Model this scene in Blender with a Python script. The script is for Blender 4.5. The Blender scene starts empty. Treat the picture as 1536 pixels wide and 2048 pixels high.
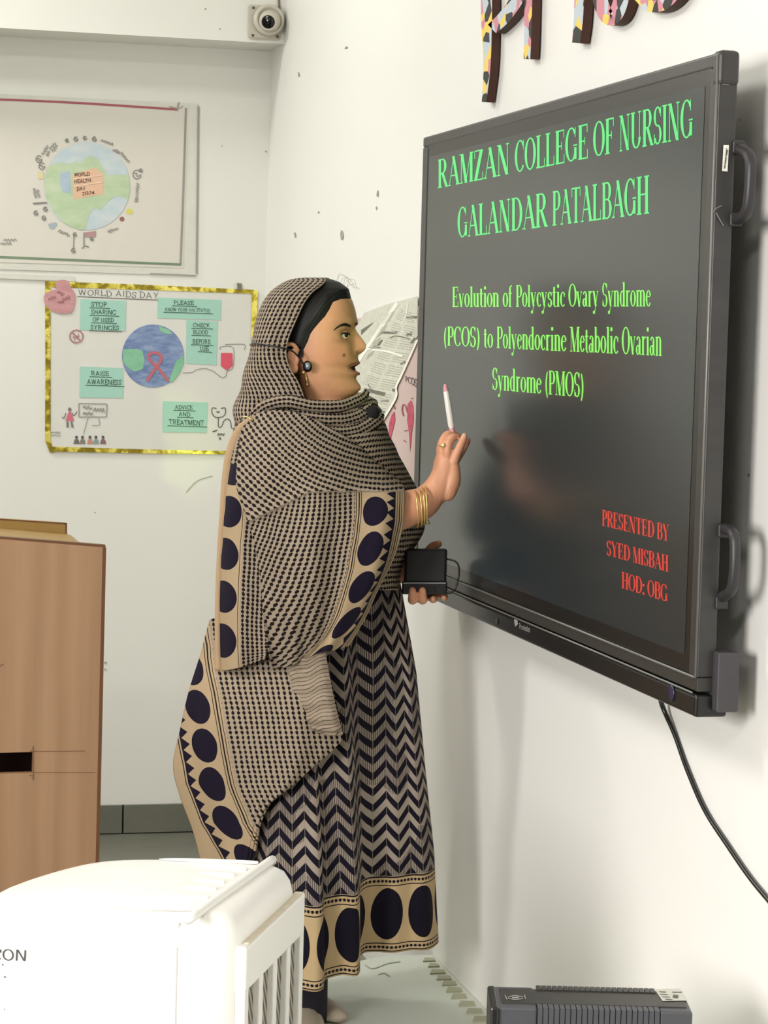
import bpy, bmesh, math, random
import numpy as np
from mathutils import Vector, Matrix
random.seed(7); rng = np.random.default_rng(7)
C = bpy.context.scene.collection
sc = bpy.context.scene

# ------------------------------------------------------------------ camera
F = 4707.8
CAM = np.array([-1.42, 0.0, 1.61])
yaw, pit, rol = 0.2431885, -0.0761774, 0.0265575
fw = np.array([math.sin(yaw)*math.cos(pit), math.cos(yaw)*math.cos(pit), math.sin(pit)])
r0 = np.array([math.cos(yaw), -math.sin(yaw), 0.0]); u0 = np.cross(r0, fw)
RT = r0*math.cos(rol) + u0*math.sin(rol); UP = -r0*math.sin(rol) + u0*math.cos(rol)
cd = bpy.data.cameras.new('camera'); cam = bpy.data.objects.new('camera', cd); C.objects.link(cam)
cd.sensor_fit = 'HORIZONTAL'; cd.sensor_width = 36.0; cd.lens = F/1536*36.0; cd.clip_start = 0.05
M = Matrix.Identity(4)
for i in range(3):
    M[i][0] = RT[i]; M[i][1] = UP[i]; M[i][2] = -fw[i]; M[i][3] = CAM[i]
cam.matrix_world = M
sc.camera = cam
# ------------------------------------------------------------------ world, lights, exposure
w = bpy.data.worlds.new('world'); sc.world = w; w.use_nodes = True
w.node_tree.nodes['Background'].inputs[0].default_value = (0.9, 0.93, 1, 1)
w.node_tree.nodes['Background'].inputs[1].default_value = 0.4
sc.view_settings.view_transform = 'Standard'; sc.view_settings.look = 'None'
sc.view_settings.exposure = 0.0; sc.view_settings.gamma = 1.0; sc.view_settings.use_curve_mapping = False
def area(name, loc, size, power, col, aim=None, spread=180):
    l = bpy.data.lights.new(name, 'AREA'); l.shape = 'RECTANGLE'; l.size, l.size_y = size
    l.energy = power; l.color = col; l.spread = math.radians(spread)
    o = bpy.data.objects.new(name, l); C.objects.link(o); o.location = loc
    if aim is not None:
        d = Vector(aim) - Vector(loc); o.rotation_euler = d.to_track_quat('-Z', 'Y').to_euler()
    return o
area('ceiling_light', (-2.2, 6.6, 3.28), (1.2, 0.3), 46, (1.0, 0.975, 0.92))
area('ceiling_light', (-2.7, 4.1, 3.28), (1.2, 0.3), 60, (1.0, 0.98, 0.95))
area('ceiling_light', (-2.8, -0.6, 3.28), (1.2, 0.3), 94, (1.0, 0.97, 0.95))
area('wall_light', (-0.95, 6.0, 3.2), (0.5, 0.3), 9, (0.93, 1.0, 0.93))
area('window_light', (-4.9, 0.4, 1.9), (2.4, 1.6), 190, (1.0, 0.965, 0.94), (0, 2.3, 1.0), 105)

# unseen green spot, added to tint the presenter's face
sp = bpy.data.lights.new('green_face_spot', 'SPOT'); sp.energy = 380; sp.color = (0.60, 1.0, 0.10); sp.spot_size = math.radians(2.7); sp.spot_blend = 0.8; sp.shadow_soft_size = 0.03

# ------------------------------------------------------------------ pixel helpers: a ray of the photograph met with a real plane
def ray(x, y): return fw*F + RT*(x-768) - UP*(y-1024)
NUDGE = [0]
def onX(x, y, X=0.0):
    q = ray(x, y); return CAM + q*((X-CAM[0])/q[0])
def onY(x, y, Y):
    q = ray(x, y); return CAM + q*((Y-CAM[1])/q[1])
def onZ(x, y, Z):
    q = ray(x, y); return CAM + q*((Z-CAM[2])/q[2])
D0 = 4.9; PX = D0/F
def fig(x, y, w=0.0):
    q = ray(x, y)/F; return CAM + q*(D0 - w*PX)
def toward(x, y, d):
    q = ray(x, y)/F; return CAM + q*d
def figk(x, y, w=0.0):          # same, but w runs level towards the camera, so level things stay level
    k = D0/(D0 - w*PX); return fig(768+(x-768)*k, 690+(y-690)*k, w)

# ------------------------------------------------------------------ materials
def lin(c):
    return tuple(((v/255)/12.92 if v/255 <= .04045 else ((v/255+.055)/1.055)**2.4) for v in c[:3])
class NT:
    def __init__(s, name):
        s.m = bpy.data.materials.new(name); s.m.use_nodes = True
        s.n = s.m.node_tree.nodes; s.l = s.m.node_tree.links
        s.b = s.n['Principled BSDF']
    def node(s, t, **k):
        n = s.n.new(t)
        for a, v in k.items(): setattr(n, a, v)
        return n
    def put(s, inp, v):
        if isinstance(v, bpy.types.NodeSocket): s.l.new(v, inp)
        else: inp.default_value = v
    def math(s, op, a, b=0.0, c=0.0):
        n = s.node('ShaderNodeMath', operation=op); s.put(n.inputs[0], a); s.put(n.inputs[1], b)
        if op in ('MULTIPLY_ADD', 'WRAP', 'COMPARE', 'SMOOTH_MIN'): s.put(n.inputs[2], c)
        return n.outputs[0]
    def mix(s, f, a, b):
        n = s.node('ShaderNodeMix', data_type='RGBA'); s.put(n.inputs[0], f)
        s.put(n.inputs[6], a if isinstance(a, bpy.types.NodeSocket) else (*a, 1)); s.put(n.inputs[7], b if isinstance(b, bpy.types.NodeSocket) else (*b, 1))
        return n.outputs[2]
    def noise(s, vec, scale, detail=3, rough=.5):
        n = s.node('ShaderNodeTexNoise'); n.inputs['Scale'].default_value = scale; n.inputs['Detail'].default_value = detail; n.inputs['Roughness'].default_value = rough
        if vec is not None: s.l.new(vec, n.inputs['Vector'])
        return n.outputs[0]
    def obj(s): return s.node('ShaderNodeTexCoord').outputs['Object']
    def uv(s): return s.node('ShaderNodeTexCoord').outputs['UV']
    def mapping(s, vec, scale=(1,1,1), rot=(0,0,0)):
        n = s.node('ShaderNodeMapping'); s.l.new(vec, n.inputs[0]); n.inputs['Scale'].default_value = scale; n.inputs['Rotation'].default_value = rot
        return n.outputs[0]
    def ramp(s, fac, stops, const=False):
        n = s.node('ShaderNodeValToRGB'); s.l.new(fac, n.inputs[0]); cr = n.color_ramp
        if const: cr.interpolation = 'CONSTANT'
        while len(cr.elements) < len(stops): cr.elements.new(0.5)
        for e, (p, c) in zip(cr.elements, stops): e.position = p; e.color = (*c, 1)
        return n.outputs[0]
    def bump(s, h, strength=.2, dist=.01):
        n = s.node('ShaderNodeBump'); n.inputs['Strength'].default_value = strength; n.inputs['Distance'].default_value = dist
        s.l.new(h, n.inputs['Height']); s.l.new(n.outputs[0], s.b.inputs['Normal'])
    def col(s, c): s.put(s.b.inputs['Base Color'], c if isinstance(c, bpy.types.NodeSocket) else (*c, 1))
    def rough(s, r, metal=0.0): s.put(s.b.inputs['Roughness'], r); s.b.inputs['Metallic'].default_value = metal
MC = {}
def mat(name, rgb, rough=.6, metal=0.0, var=.06, scale=30, bump=0.0, emit=0.0, sss=0.0):
    if name in MC: return MC[name]
    t = NT(name); c = lin(rgb)
    n = t.noise(t.obj(), scale)
    a = tuple(v*(1-var) for v in c); b = tuple(min(1, v*(1+var)) for v in c)
    t.col(t.mix(n, a, b)); t.rough(rough, metal)
    if bump: t.bump(n, bump, .003)
    if emit:
        t.b.inputs['Emission Color'].default_value = (*c, 1); t.b.inputs['Emission Strength'].default_value = emit
    if sss:
        t.b.inputs['Subsurface Weight'].default_value = sss; t.b.inputs['Subsurface Radius'].default_value = (1.0, .35, .2); t.b.inputs['Subsurface Scale'].default_value = .01
    MC[name] = t.m; return t.m

# ------------------------------------------------------------------ object helpers
def obj(name, me, m=None, parent=None, kind=None, label=None, cat=None, group=None, smooth=False):
    if isinstance(me, bmesh.types.BMesh):
        b = me; me = bpy.data.meshes.new(name); b.normal_update(); b.to_mesh(me); b.free()
    o = bpy.data.objects.new(name, me); C.objects.link(o)
    if m is not None:
        for mm in (m if isinstance(m, (list, tuple)) else [m]): me.materials.append(mm)
    if parent: o.parent = parent
    if kind: o['kind'] = kind
    if label: o['label'] = label
    if cat: o['category'] = cat
    if group: o['group'] = group
    if smooth and len(me.polygons): me.polygons.foreach_set('use_smooth', [True]*len(me.polygons))
    return o
def empty(name, loc, label, cat, group=None):
    o = bpy.data.objects.new(name, None); C.objects.link(o); o.empty_display_size = .05
    o['label'] = label; o['category'] = cat
    if group: o['group'] = group
    o.location = (0, 0, 0)   # parts are given in world metres
    o['base'] = [float(v) for v in loc]
    return o
def mesh_from(verts, faces, name='m'):
    me = bpy.data.meshes.new(name); me.from_pydata([tuple(map(float, v)) for v in verts], [], faces); me.update(); return me
def bx(b, lo, hi, mi=0):
    x0, y0, z0 = lo; x1, y1, z1 = hi
    v = [b.verts.new(p) for p in [(x0,y0,z0),(x1,y0,z0),(x1,y1,z0),(x0,y1,z0),(x0,y0,z1),(x1,y0,z1),(x1,y1,z1),(x0,y1,z1)]]
    for f in [(0,3,2,1),(4,5,6,7),(0,1,5,4),(1,2,6,5),(2,3,7,6),(3,0,4,7)]:
        b.faces.new([v[i] for i in f]).material_index = mi
def box(name, lo, hi, m, parent=None, bevel=0.0, **k):
    b = bmesh.new(); bx(b, lo, hi)
    if bevel: bmesh.ops.bevel(b, geom=b.edges[:], offset=bevel, segments=3, profile=.5, affect='EDGES')
    return obj(name, b, m, parent, **k)
def obox(name, org, ax, ay, az, lo, hi, m, parent=None, bevel=0.0, seg=2, **k):   # box in a frame of its own
    b = bmesh.new(); bx(b, lo, hi)
    if bevel: bmesh.ops.bevel(b, geom=b.edges[:], offset=bevel, segments=seg, profile=.5, affect='EDGES')
    org = np.array(org)
    for v in b.verts:
        p = org + np.array(ax)*v.co.x + np.array(ay)*v.co.y + np.array(az)*v.co.z; v.co = p
    bmesh.ops.recalc_face_normals(b, faces=b.faces[:])
    return obj(name, b, m, parent, **k)
def prism(name, pts, off, m, parent=None, mside=None, **k):     # polygon pts (3D) extruded by the vector off
    n = len(pts); pts = [np.array(p, float) for p in pts]; off = np.array(off, float)
    V = pts + [p+off for p in pts]
    Fs = [tuple(range(n)), tuple(range(2*n-1, n-1, -1))] + [(i, (i+1) % n, n+(i+1) % n, n+i) for i in range(n)]
    b = bmesh.new(); vs = [b.verts.new(tuple(v)) for v in V]
    for i, f in enumerate(Fs):
        try: b.faces.new([vs[j] for j in f]).material_index = 0 if (i < 2 or mside is None) else 1
        except ValueError: pass
    bmesh.ops.recalc_face_normals(b, faces=b.faces[:])
    bmesh.ops.triangulate(b, faces=[f for f in b.faces if len(f.verts) > 4])
    return obj(name, b, [m, mside] if mside else m, parent, **k)
def smoothpath(pts, n=8, closed=False):
    P = np.array(pts, float); out = []
    m = len(P); rngi = range(m if closed else m-1)
    for i in rngi:
        p1 = P[i]; p2 = P[(i+1) % m]
        p0 = P[i-1] if (closed or i > 0) else 2*p1-p2
        p3 = P[(i+2) % m] if (closed or i+2 < m) else 2*p2-p1
        for t in np.linspace(0, 1, n, endpoint=False):
            out.append(.5*((2*p1)+(-p0+p2)*t+(2*p0-5*p1+4*p2-p3)*t*t+(-p0+3*p1-3*p2+p3)*t**3))
    if not closed: out.append(P[-1])
    return np.array(out)
def tube_geo(path, radii, seg=12, squash=None, caps=True):
    P = np.array(path, float); n = len(P)
    R = np.array(radii, float) if np.ndim(radii) else np.full(n, float(radii))
    V = []; Fs = []
    T = np.gradient(P, axis=0); T /= np.linalg.norm(T, axis=1)[:, None]+1e-12
    ref = np.array([0, 0, 1.0]) if abs(T[0][2]) < .9 else np.array([1.0, 0, 0])
    a = np.cross(T[0], ref); a /= np.linalg.norm(a)
    for i in range(n):
        a = a - T[i]*(a@T[i]); a /= np.linalg.norm(a); bb = np.cross(T[i], a)
        for j in range(seg):
            th = 2*math.pi*j/seg
            V.append(P[i] + R[i]*(a*math.cos(th) + bb*math.sin(th)))
    for i in range(n-1):
        for j in range(seg):
            k = (j+1) % seg; Fs.append((i*seg+j, i*seg+k, (i+1)*seg+k, (i+1)*seg+j))
    if caps:
        V.append(P[0]-T[0]*R[0]*.5); V.append(P[-1]+T[-1]*R[-1]*.5)
        c0 = len(V)-2; c1 = len(V)-1
        for j in range(seg):
            k = (j+1) % seg; Fs.append((c0, k, j)); Fs.append((c1, (n-1)*seg+j, (n-1)*seg+k))
    return V, Fs
def tube(name, path, radii, m, parent=None, seg=10, sm=True, **k):
    V, Fs = tube_geo(path, radii, seg); return obj(name, mesh_from(V, Fs, name), m, parent, smooth=sm, **k)
def join_geo(lst):
    V = []; Fs = []
    for v, f in lst:
        o = len(V); V += list(v); Fs += [tuple(i+o for i in q) for q in f]
    return V, Fs
def sphere_geo(c, r, nu=24, nv=16, ax=None):
    c = np.array(c); r = np.array(r)*np.ones(3); V = []; Fs = []
    ax = np.eye(3) if ax is None else np.array(ax)
    for i in range(nv+1):
        ph = math.pi*i/nv
        for j in range(nu):
            th = 2*math.pi*j/nu
            q = np.array([math.sin(ph)*math.cos(th), math.sin(ph)*math.sin(th), math.cos(ph)])*r
            V.append(c + q@ax)
    for i in range(nv):
        for j in range(nu):
            k = (j+1) % nu; Fs.append((i*nu+j, (i+1)*nu+j, (i+1)*nu+k, i*nu+k))
    return V, Fs
def sphere(name, c, r, m, parent=None, nu=24, nv=16, ax=None, **k):
    V, Fs = sphere_geo(c, r, nu, nv, ax); return obj(name, mesh_from(V, Fs, name), m, parent, smooth=True, **k)

# ------------------------------------------------------------------ lettering: a small stroke font, serif or plain
def glyph(ch, serif=True, T=.15, t=.045):
    """polygons of one letter; cap height 1, x-height .66; returns (width, polys)"""
    P = []; x = .66
    if not serif: t = T = T*.55
    def v(cx, y0, y1, w=None): w = w or T; P.append([(cx-w/2, y0), (cx+w/2, y0), (cx+w/2, y1), (cx-w/2, y1)])
    def h(x0, x1, y, w=None): w = w or t; P.append([(x0, y-w/2), (x1, y-w/2), (x1, y+w/2), (x0, y+w/2)])
    def d(x0, y0, x1, y1, w=None): w = w or T; P.append([(x0-w/2, y0), (x0+w/2, y0), (x1+w/2, y1), (x1-w/2, y1)])
    def f(cx, y, hw=.15, s=None):
        if serif: P.append([(cx-hw, y), (cx+hw, y), (cx+hw, y+.04), (cx-hw, y+.04)] if y < .5 else [(cx-hw, y-.04), (cx+hw, y-.04), (cx+hw, y), (cx-hw, y)])
    def a(cx, cy, rx, ry, a0, a1, ws=None, wt=None):
        ws = ws or T; wt = wt or t; n = max(6, int(abs(a1-a0)/12)); pr = None
        for i in range(n+1):
            th = math.radians(a0+(a1-a0)*i/n); c, s_ = math.cos(th), math.sin(th)
            hw = wt/2+(ws-wt)/2*c*c
            L = math.hypot(c/rx, s_/ry) or 1; nx, ny = (c/rx)/L, (s_/ry)/L
            q = ((cx+(rx)*c+nx*hw, cy+ry*s_+ny*hw), (cx+rx*c-nx*hw, cy+ry*s_-ny*hw))
            if pr: P.append([pr[0], q[0], q[1], pr[1]])
            pr = q
    W = .7
    if ch in 'BDEFHIKLMNPR' : pass
    if ch == 'A': W=.78; d(.1,0,.39,1,t); d(.68,0,.37,1); h(.2,.58,.34); f(.1,0,.1); f(.68,0,.13)
    elif ch == 'B': W=.68; v(.17,0,1); h(.05,.4,.98); h(.05,.4,.02); h(.17,.42,.53); a(.38,.755,.17,.225,-90,90); a(.38,.275,.21,.255,-90,90)
    elif ch == 'C': W=.7; a(.38,.5,.29,.48,40,320); v(.62,.68,.98,t); 
    elif ch == 'D': W=.74; v(.17,0,1); h(.05,.35,.98); h(.05,.35,.02); a(.33,.5,.32,.48,-90,90)
    elif ch == 'E': W=.65; v(.17,0,1); h(.05,.57,.98); h(.05,.58,.02); h(.17,.42,.52); v(.57,.76,1,t); v(.59,0,.27,t); v(.43,.41,.63,t)
    elif ch == 'F': W=.6; v(.17,0,1); h(.05,.55,.98); h(.17,.42,.52); v(.55,.76,1,t); v(.43,.41,.63,t); f(.17,0)
    elif ch == 'G': W=.76; a(.38,.5,.29,.48,40,325); v(.62,.7,.98,t); v(.63,.05,.4,T*.9); f(.63,.44,.12)
    elif ch == 'H': W=.78; v(.17,0,1); v(.61,0,1); h(.17,.61,.52); [f(q,yy) for q in (.17,.61) for yy in (0,1)]
    elif ch == 'I': W=.34; v(.17,0,1); f(.17,0); f(.17,1)
    elif ch == 'K': W=.76; v(.17,0,1); d(.25,.42,.6,1,t*1.3); d(.66,0,.34,.56); f(.17,0); f(.17,1); f(.6,1,.1); f(.66,0,.1)
    elif ch == 'L': W=.62; v(.17,0,1); h(.05,.56,.02); v(.57,0,.28,t); f(.17,0); f(.17,1)
    elif ch == 'M': W=.94; v(.13,0,1,t); v(.78,0,1); d(.45,0,.18,1); d(.43,0,.74,1,t); f(.13,0,.1); f(.78,0,.13); f(.12,1,.12); f(.8,1,.12)
    elif ch == 'N': W=.8; v(.14,0,1,t); v(.65,0,1,t); d(.62,0,.17,1,T*1.05); f(.14,0,.1); f(.65,1,.1); f(.13,1,.1)
    elif ch in 'O0': W=.76 if ch=='O' else .6; a(W/2,.5,W/2-.08,.48,0,360)
    elif ch == 'P': W=.62; v(.17,0,1); h(.05,.36,.98); h(.17,.36,.46); a(.35,.72,.19,.26,-90,90); f(.17,0)
    elif ch == 'R': W=.74; v(.17,0,1); h(.05,.38,.98); h(.17,.38,.5); a(.36,.74,.19,.24,-90,90); d(.65,0,.36,.5); f(.17,0); f(.66,0,.1)
    elif ch in 'Ss': 
        k = 1 if ch=='S' else x; W=.56*(1 if ch=='S' else .8); cx=W/2; rx=W/2-.1
        a(cx,.735*k,rx,.245*k,20,270,T*.8); a(cx,.255*k,rx,.245*k,-160,90,T*.85); v(cx+rx+.02,.72*k,.98*k,t); v(cx-rx-.02,.02*k,.28*k,t)
    elif ch == 'T': W=.68; v(.34,0,1); h(.04,.64,.98); v(.05,.74,1,t); v(.63,.74,1,t); f(.34,0)
    elif ch == 'U': W=.78; v(.17,.3,1); v(.62,.3,1,t); a(.395,.3,.225,.28,180,360,T*.9,t); f(.17,1); f(.62,1,.1)
    elif ch == 'V': W=.76; d(.38,0,.12,1); d(.38,0,.64,1,t); f(.12,1,.11); f(.64,1,.1)
    elif ch == 'W': W=1.0; d(.3,0,.1,1); d(.3,0,.5,1,t); d(.68,0,.5,1); d(.68,0,.9,1,t); f(.1,1,.1); f(.9,1,.1)
    elif ch == 'X': W=.74; d(.64,0,.12,1); d(.1,0,.64,1,t)
    elif ch == 'Y': W=.74; v(.37,0,.48); d(.37,.45,.12,1); d(.38,.45,.64,1,t); f(.37,0); f(.12,1,.11); f(.64,1,.1)
    elif ch == 'Z': W=.64; h(.06,.56,.98); h(.06,.58,.02); d(.12,0,.5,1,T*1.15); v(.07,.74,1,t); v(.58,0,.26,t)
    elif ch == '2': W=.56; a(.27,.74,.18,.24,-25,160,T,t); d(.08,0,.42,.66,T*.8); h(.06,.5,.04,T*.6)
    elif ch == '4': W=.58; v(.4,0,1,T*.9); h(.04,.54,.3,t*1.5); d(.07,.3,.38,1,t)
    elif ch == 'a': W=.52; v(.36,.06,.5,T*.9); a(.24,.47,.13,.17,0,160,T*.8); a(.2,.18,.12,.16,0,360,T*.8); h(.36,.48,.03)
    elif ch == 'b': W=.54; v(.12,.02,1,T*.9); a(.28,x/2,.17,x/2-.02,-150,150,T*.9); f(.08,1,.06)
    elif ch == 'c': W=.46; a(.26,x/2,.17,x/2-.02,45,315,T*.9); v(.4,.44,.6,t*1.5)
    elif ch == 'd': W=.56; v(.4,0,1,T*.9); a(.25,x/2,.16,x/2-.02,30,330,T*.9); f(.36,1,.08); h(.4,.52,.03)
    elif ch == 'e': W=.47; a(.25,x/2,.17,x/2-.02,20,325,T*.85); h(.1,.4,.4)
    elif ch == 'f': W=.38; v(.16,0,.8,T*.9); a(.28,.8,.12,.18,60,180,T*.9,t); h(.02,.32,x-.03); f(.16,0,.12)
    elif ch == 'i': W=.3; v(.15,0,x,T*.9); v(.15,.84,.98,T); f(.15,0,.12); f(.1,x,.07)
    elif ch == 'l': W=.3; v(.15,0,1,T*.9); f(.15,0,.12); f(.1,1,.07)
    elif ch == 'm': W=.86; [v(q,0,x-.12 if q>.2 else x,T*.9) for q in (.14,.43,.72)]; a(.285,x-.16,.145,.15,0,150,T*.9); a(.575,x-.16,.145,.15,0,150,T*.9); [f(q,0,.11) for q in (.14,.43,.72)]; f(.08,x,.06)
    elif ch == 'n': W=.58; [v(q,0,x-.12 if q>.2 else x,T*.9) for q in (.14,.43)]; a(.285,x-.16,.145,.15,0,150,T*.9); [f(q,0,.11) for q in (.14,.43)]; f(.08,x,.06)
    elif ch == 'o': W=.52; a(.26,x/2,.18,x/2-.02,0,360,T*.9)
    elif ch == 'r': W=.42; v(.14,0,x,T*.9); a(.3,x-.18,.12,.16,50,150,T*.9); f(.14,0,.12); f(.08,x,.06)
    elif ch == 't': W=.36; v(.16,.1,.88,T*.9); h(.02,.32,x-.03); a(.27,.13,.11,.12,180,300,T*.8)
    elif ch == 'u': W=.58; v(.14,.15,x,T*.9); v(.43,0,x,T*.9); a(.285,.17,.145,.15,180,330,T*.9); f(.08,x,.07); f(.37,x,.07); h(.43,.54,.03)
    elif ch == 'v': W=.54; d(.27,0,.1,x,T*.9); d(.27,0,.44,x,t); f(.1,x,.09); f(.44,x,.07)
    elif ch == 'y': W=.54; d(.28,.02,.1,x,T*.9); d(.18,-.28,.44,x,t); f(.1,x,.09); f(.44,x,.07); a(.12,-.24,.06,.05,0,360,T*.5)
    elif ch == '(': W=.34; a(.42,.4,.3,.66,125,235,T*.8)
    elif ch == ')': W=.34; a(-.08,.4,.3,.66,-55,55,T*.8)
    elif ch == ':': W=.28; v(.14,0,.14); v(.14,.5,.64)
    else: W=.3
    return W, P
def text_polys(s, serif=True, T=.15, track=.0, jit=0.0):
    X = 0; out = []
    for ch in s:
        W, P = glyph(ch, serif, T)
        dy = random.uniform(-jit, jit); sk = random.uniform(-jit, jit)
        for p in P: out.append([(X+px+sk*py, py+dy) for px, py in p])
        X += W+track
    return X, out
def text_on(name, s, quad, plane, m, parent, serif=True, T=.15, jit=0.0, words=False, **k):
    if words and ' ' in s:      # one object for each word
        W = text_polys(s, serif, T)[0]; X = 0; lab = k.pop('label', None); mixq = lambda p, q, a: tuple(p[i]*(1-a)+q[i]*a for i in (0, 1))
        for wd in s.split(' '):
            ww = text_polys(wd, serif, T)[0]; a, b = X/W, (X+ww)/W
            text_on(name, wd, [mixq(quad[0], quad[1], a), mixq(quad[0], quad[1], b), mixq(quad[3], quad[2], b), mixq(quad[3], quad[2], a)], plane, m, parent, serif, T, jit, label=lab, **k)
            X += ww + .3
        return
    """quad = pixel corners: baseline left, baseline right, cap right, cap left; plane maps pixels to the surface"""
    W, polys = text_polys(s, serif, T, jit=jit)
    Q = [plane(*q) for q in quad]
    V = []; Fs = []
    for k_, p in enumerate(polys):
        idx = []
        for (x, y) in p:
            a = x/W
            q = (Q[0]*(1-a)+Q[1]*a)*(1-y) + (Q[3]*(1-a)+Q[2]*a)*y
            V.append(q+(CAM-q)*(1.5e-6*(k_ % 50))); idx.append(len(V)-1)
        Fs.append(tuple(idx))
    return obj(name, mesh_from(V, Fs, name), m, parent, **k)
def ribbon(pts, wd, n=6, closed=False):
    P = smoothpath(pts, n, closed) if len(pts) > 2 else np.array(pts, float)
    wd = np.interp(np.linspace(0, 1, len(P)), np.linspace(0, 1, np.size(wd)), np.atleast_1d(wd))
    if closed: P = np.vstack([P, P[:1]]); wd = np.append(wd, wd[0])
    T = np.gradient(P, axis=0)
    if closed: T[0] = T[-1] = P[1]-P[-2]
    T /= np.linalg.norm(T, axis=1)[:, None]+1e-9; N = np.c_[-T[:, 1], T[:, 0]]
    return P + N*wd[:, None]/2, P - N*wd[:, None]/2
def up_(p, i): return p+(CAM-p)*(1.6e-6*(i % 60)+NUDGE[0]*1.1e-5)     # a hair's breadth apart, so that no two layers of ink coincide
def inklines(name, lines, plane, m, parent, **k):      # many pen strokes as one flat drawing
    if len(lines) > 1 and 'label' not in k: k.setdefault('kind', 'stuff')
    V = []; Fs = []; NUDGE[0] = (NUDGE[0]+1) % 14
    for pts, wd in lines:
        A, B = ribbon(pts, wd)
        o = len(V)
        for q_, (a, b) in enumerate(zip(A, B)): V += [up_(plane(*a), o+q_), up_(plane(*b), o+q_)]
        Fs += [(o+2*i, o+2*i+1, o+2*i+3, o+2*i+2) for i in range(len(A)-1)]
    return obj(name, mesh_from(V, Fs, name), m, parent, **k)
def patch(name, pts, plane, m, parent, **k):
    NUDGE[0] = (NUDGE[0]+1) % 14; P = [up_(plane(*p), 0) for p in pts]
    return obj(name, mesh_from(P, [tuple(range(len(P)))], name), m, parent, **k)
def ell(cx, cy, rx, ry, n=40, a0=0, a1=360):
    return [(cx+rx*math.cos(math.radians(a0+(a1-a0)*i/n)), cy+ry*math.sin(math.radians(a0+(a1-a0)*i/n))) for i in range(n)]
# ------------------------------------------------------------------ room shell
YB = 7.36; ZC = 3.3; XL = -5.0; YF = -2.5
def wallmat(name, rgb, rough):
    t = NT(name); o = t.obj(); n = t.noise(o, 1.2, 4); n2 = t.noise(o, 40, 2)
    c = lin(rgb); c2 = tuple(v*.93 for v in c)
    t.col(t.mix(n, c, c2)); t.rough(rough); t.bump(n2, .05, .002); return t.m
m_wall = wallmat('white_paint', (232, 231, 224), .55)
m_wallr = wallmat('white_paint_side', (238, 237, 232), .42)
m_ceil = mat('ceiling_paint', (235, 233, 226), .8)
m_tile = None
t = NT('grey_tile'); n = t.noise(t.obj(), 9, 5, .65); n2 = t.noise(t.obj(), 60, 3)
t.col(t.mix(n, lin((96, 98, 88)), lin((122, 122, 110)))); t.rough(.35); t.bump(n2, .08, .002); m_tile = t.m
m_grout = mat('grout', (52, 50, 46), .9)
box('wall_right', (0, YF, 0), (.15, YB+.15, ZC), m_wallr, kind='structure')
box('wall_back', (XL, YB, 0), (0, YB+.15, ZC), m_wall, kind='structure')
m_wallo = wallmat('dim_bounce_grey', (150, 147, 140), .7)  # unseen walls kept dark to cut bounced light on the lower back wall
box('wall_left', (XL-.15, YF, 0), (XL, YB+.15, ZC), m_wallo, kind='structure')
box('wall_front', (XL, YF-.15, 0), (.15, YF, ZC), m_wallo, kind='structure')
box('ceiling', (XL-.15, YF-.15, ZC), (.15, YB+.15, ZC+.1), m_ceil, kind='structure')
fl = box('floor', (XL-.15, YF-.15, -.1), (.15, YB+.15, -.004), m_grout, kind='structure')
# floor tiles: single tiles where the photograph shows floor, the rest joined
ts = .4; me_tile = None; b = bmesh.new(); xs = np.arange(XL, 0-.01, ts); ys = np.arange(YB, YF+.05, -ts)
for yy in ys:
    for xx in xs:
        x0, x1, y0, y1 = xx+.0015, min(xx+ts-.0015, 0), yy-ts+.0015, yy-.0015
        if yy > 5.0 and xx > -2.3:
            box('tile', (x0, y0, -.004), (x1, y1, random.uniform(-.0006, .0006)), m_tile, fl)
        else: bx(b, (x0, y0, -.004), (x1, y1, 0))
obj('tile_field', b, m_tile, fl, kind='stuff')
# tile skirting along the back wall
zs = onY(300, 1609, YB-.012)[2]
bb = box('baseboard_back', (XL, YB-.004, 0), (0, YB, zs-.001), m_grout, kind='structure')
xj = onY(246, 1640, YB-.012)[0]
x = xj-.62*7
while x < -.01:
    box('tile', (x+.0025, YB-.013, .003), (min(x+.307, -.001), YB-.004, zs), m_tile, bb, bevel=.0015); x += .31
# beam across the back wall: underside seen from below
Zb = onY(200, 84, YB)[2]
q = ray(200, 67); Yf = (Zb-CAM[2])/q[2]*q[1]+CAM[1]
YBEAM = float(Yf)
bm = box('trim_1', (XL, YBEAM, Zb), (0, YB, ZC), m_wall, kind='structure')
print('beam', Zb, YBEAM)
bk = lambda d: (lambda x, y: onY(x, y, YB-d))
rt = lambda d: (lambda x, y: onX(x, y, -d))
# chips and nicks in the paint of the right wall
m_chip = mat('chip', (158, 154, 142), .9)
wr = bpy.data.objects['wall_right']
chips = [(755,388,2,7),(753,416,2,5),(684,470,3,10),(590,470,2,5),(597,149,2,5),(693,96,3,2.5),(638,425,2,2),(1497,950,3,4),(1480,240,2,2)]
V = []; Fs = []
for (cx, cy, a, b_) in chips:
    o = len(V); E_ = ell(cx, cy, a, b_, 9)
    V += [onX(x_+random.uniform(-1, 1), y_+random.uniform(-1.5, 1.5), -.0012) for x_, y_ in E_]; Fs.append(tuple(range(o, o+9)))
obj('paint_chip', mesh_from(V, Fs), m_chip, wr, kind='stuff')
wb = bpy.data.objects['wall_back']
inklines('scuff_mark', [([(372,985),(395,962),(425,952)],2.0), ([(208,1325),(214,1326)],4), ([(208,1338),(213,1340)],3)], bk(.0012), mat('scuff', (175,172,160), .9), wb)
V = []; Fs = []
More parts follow.
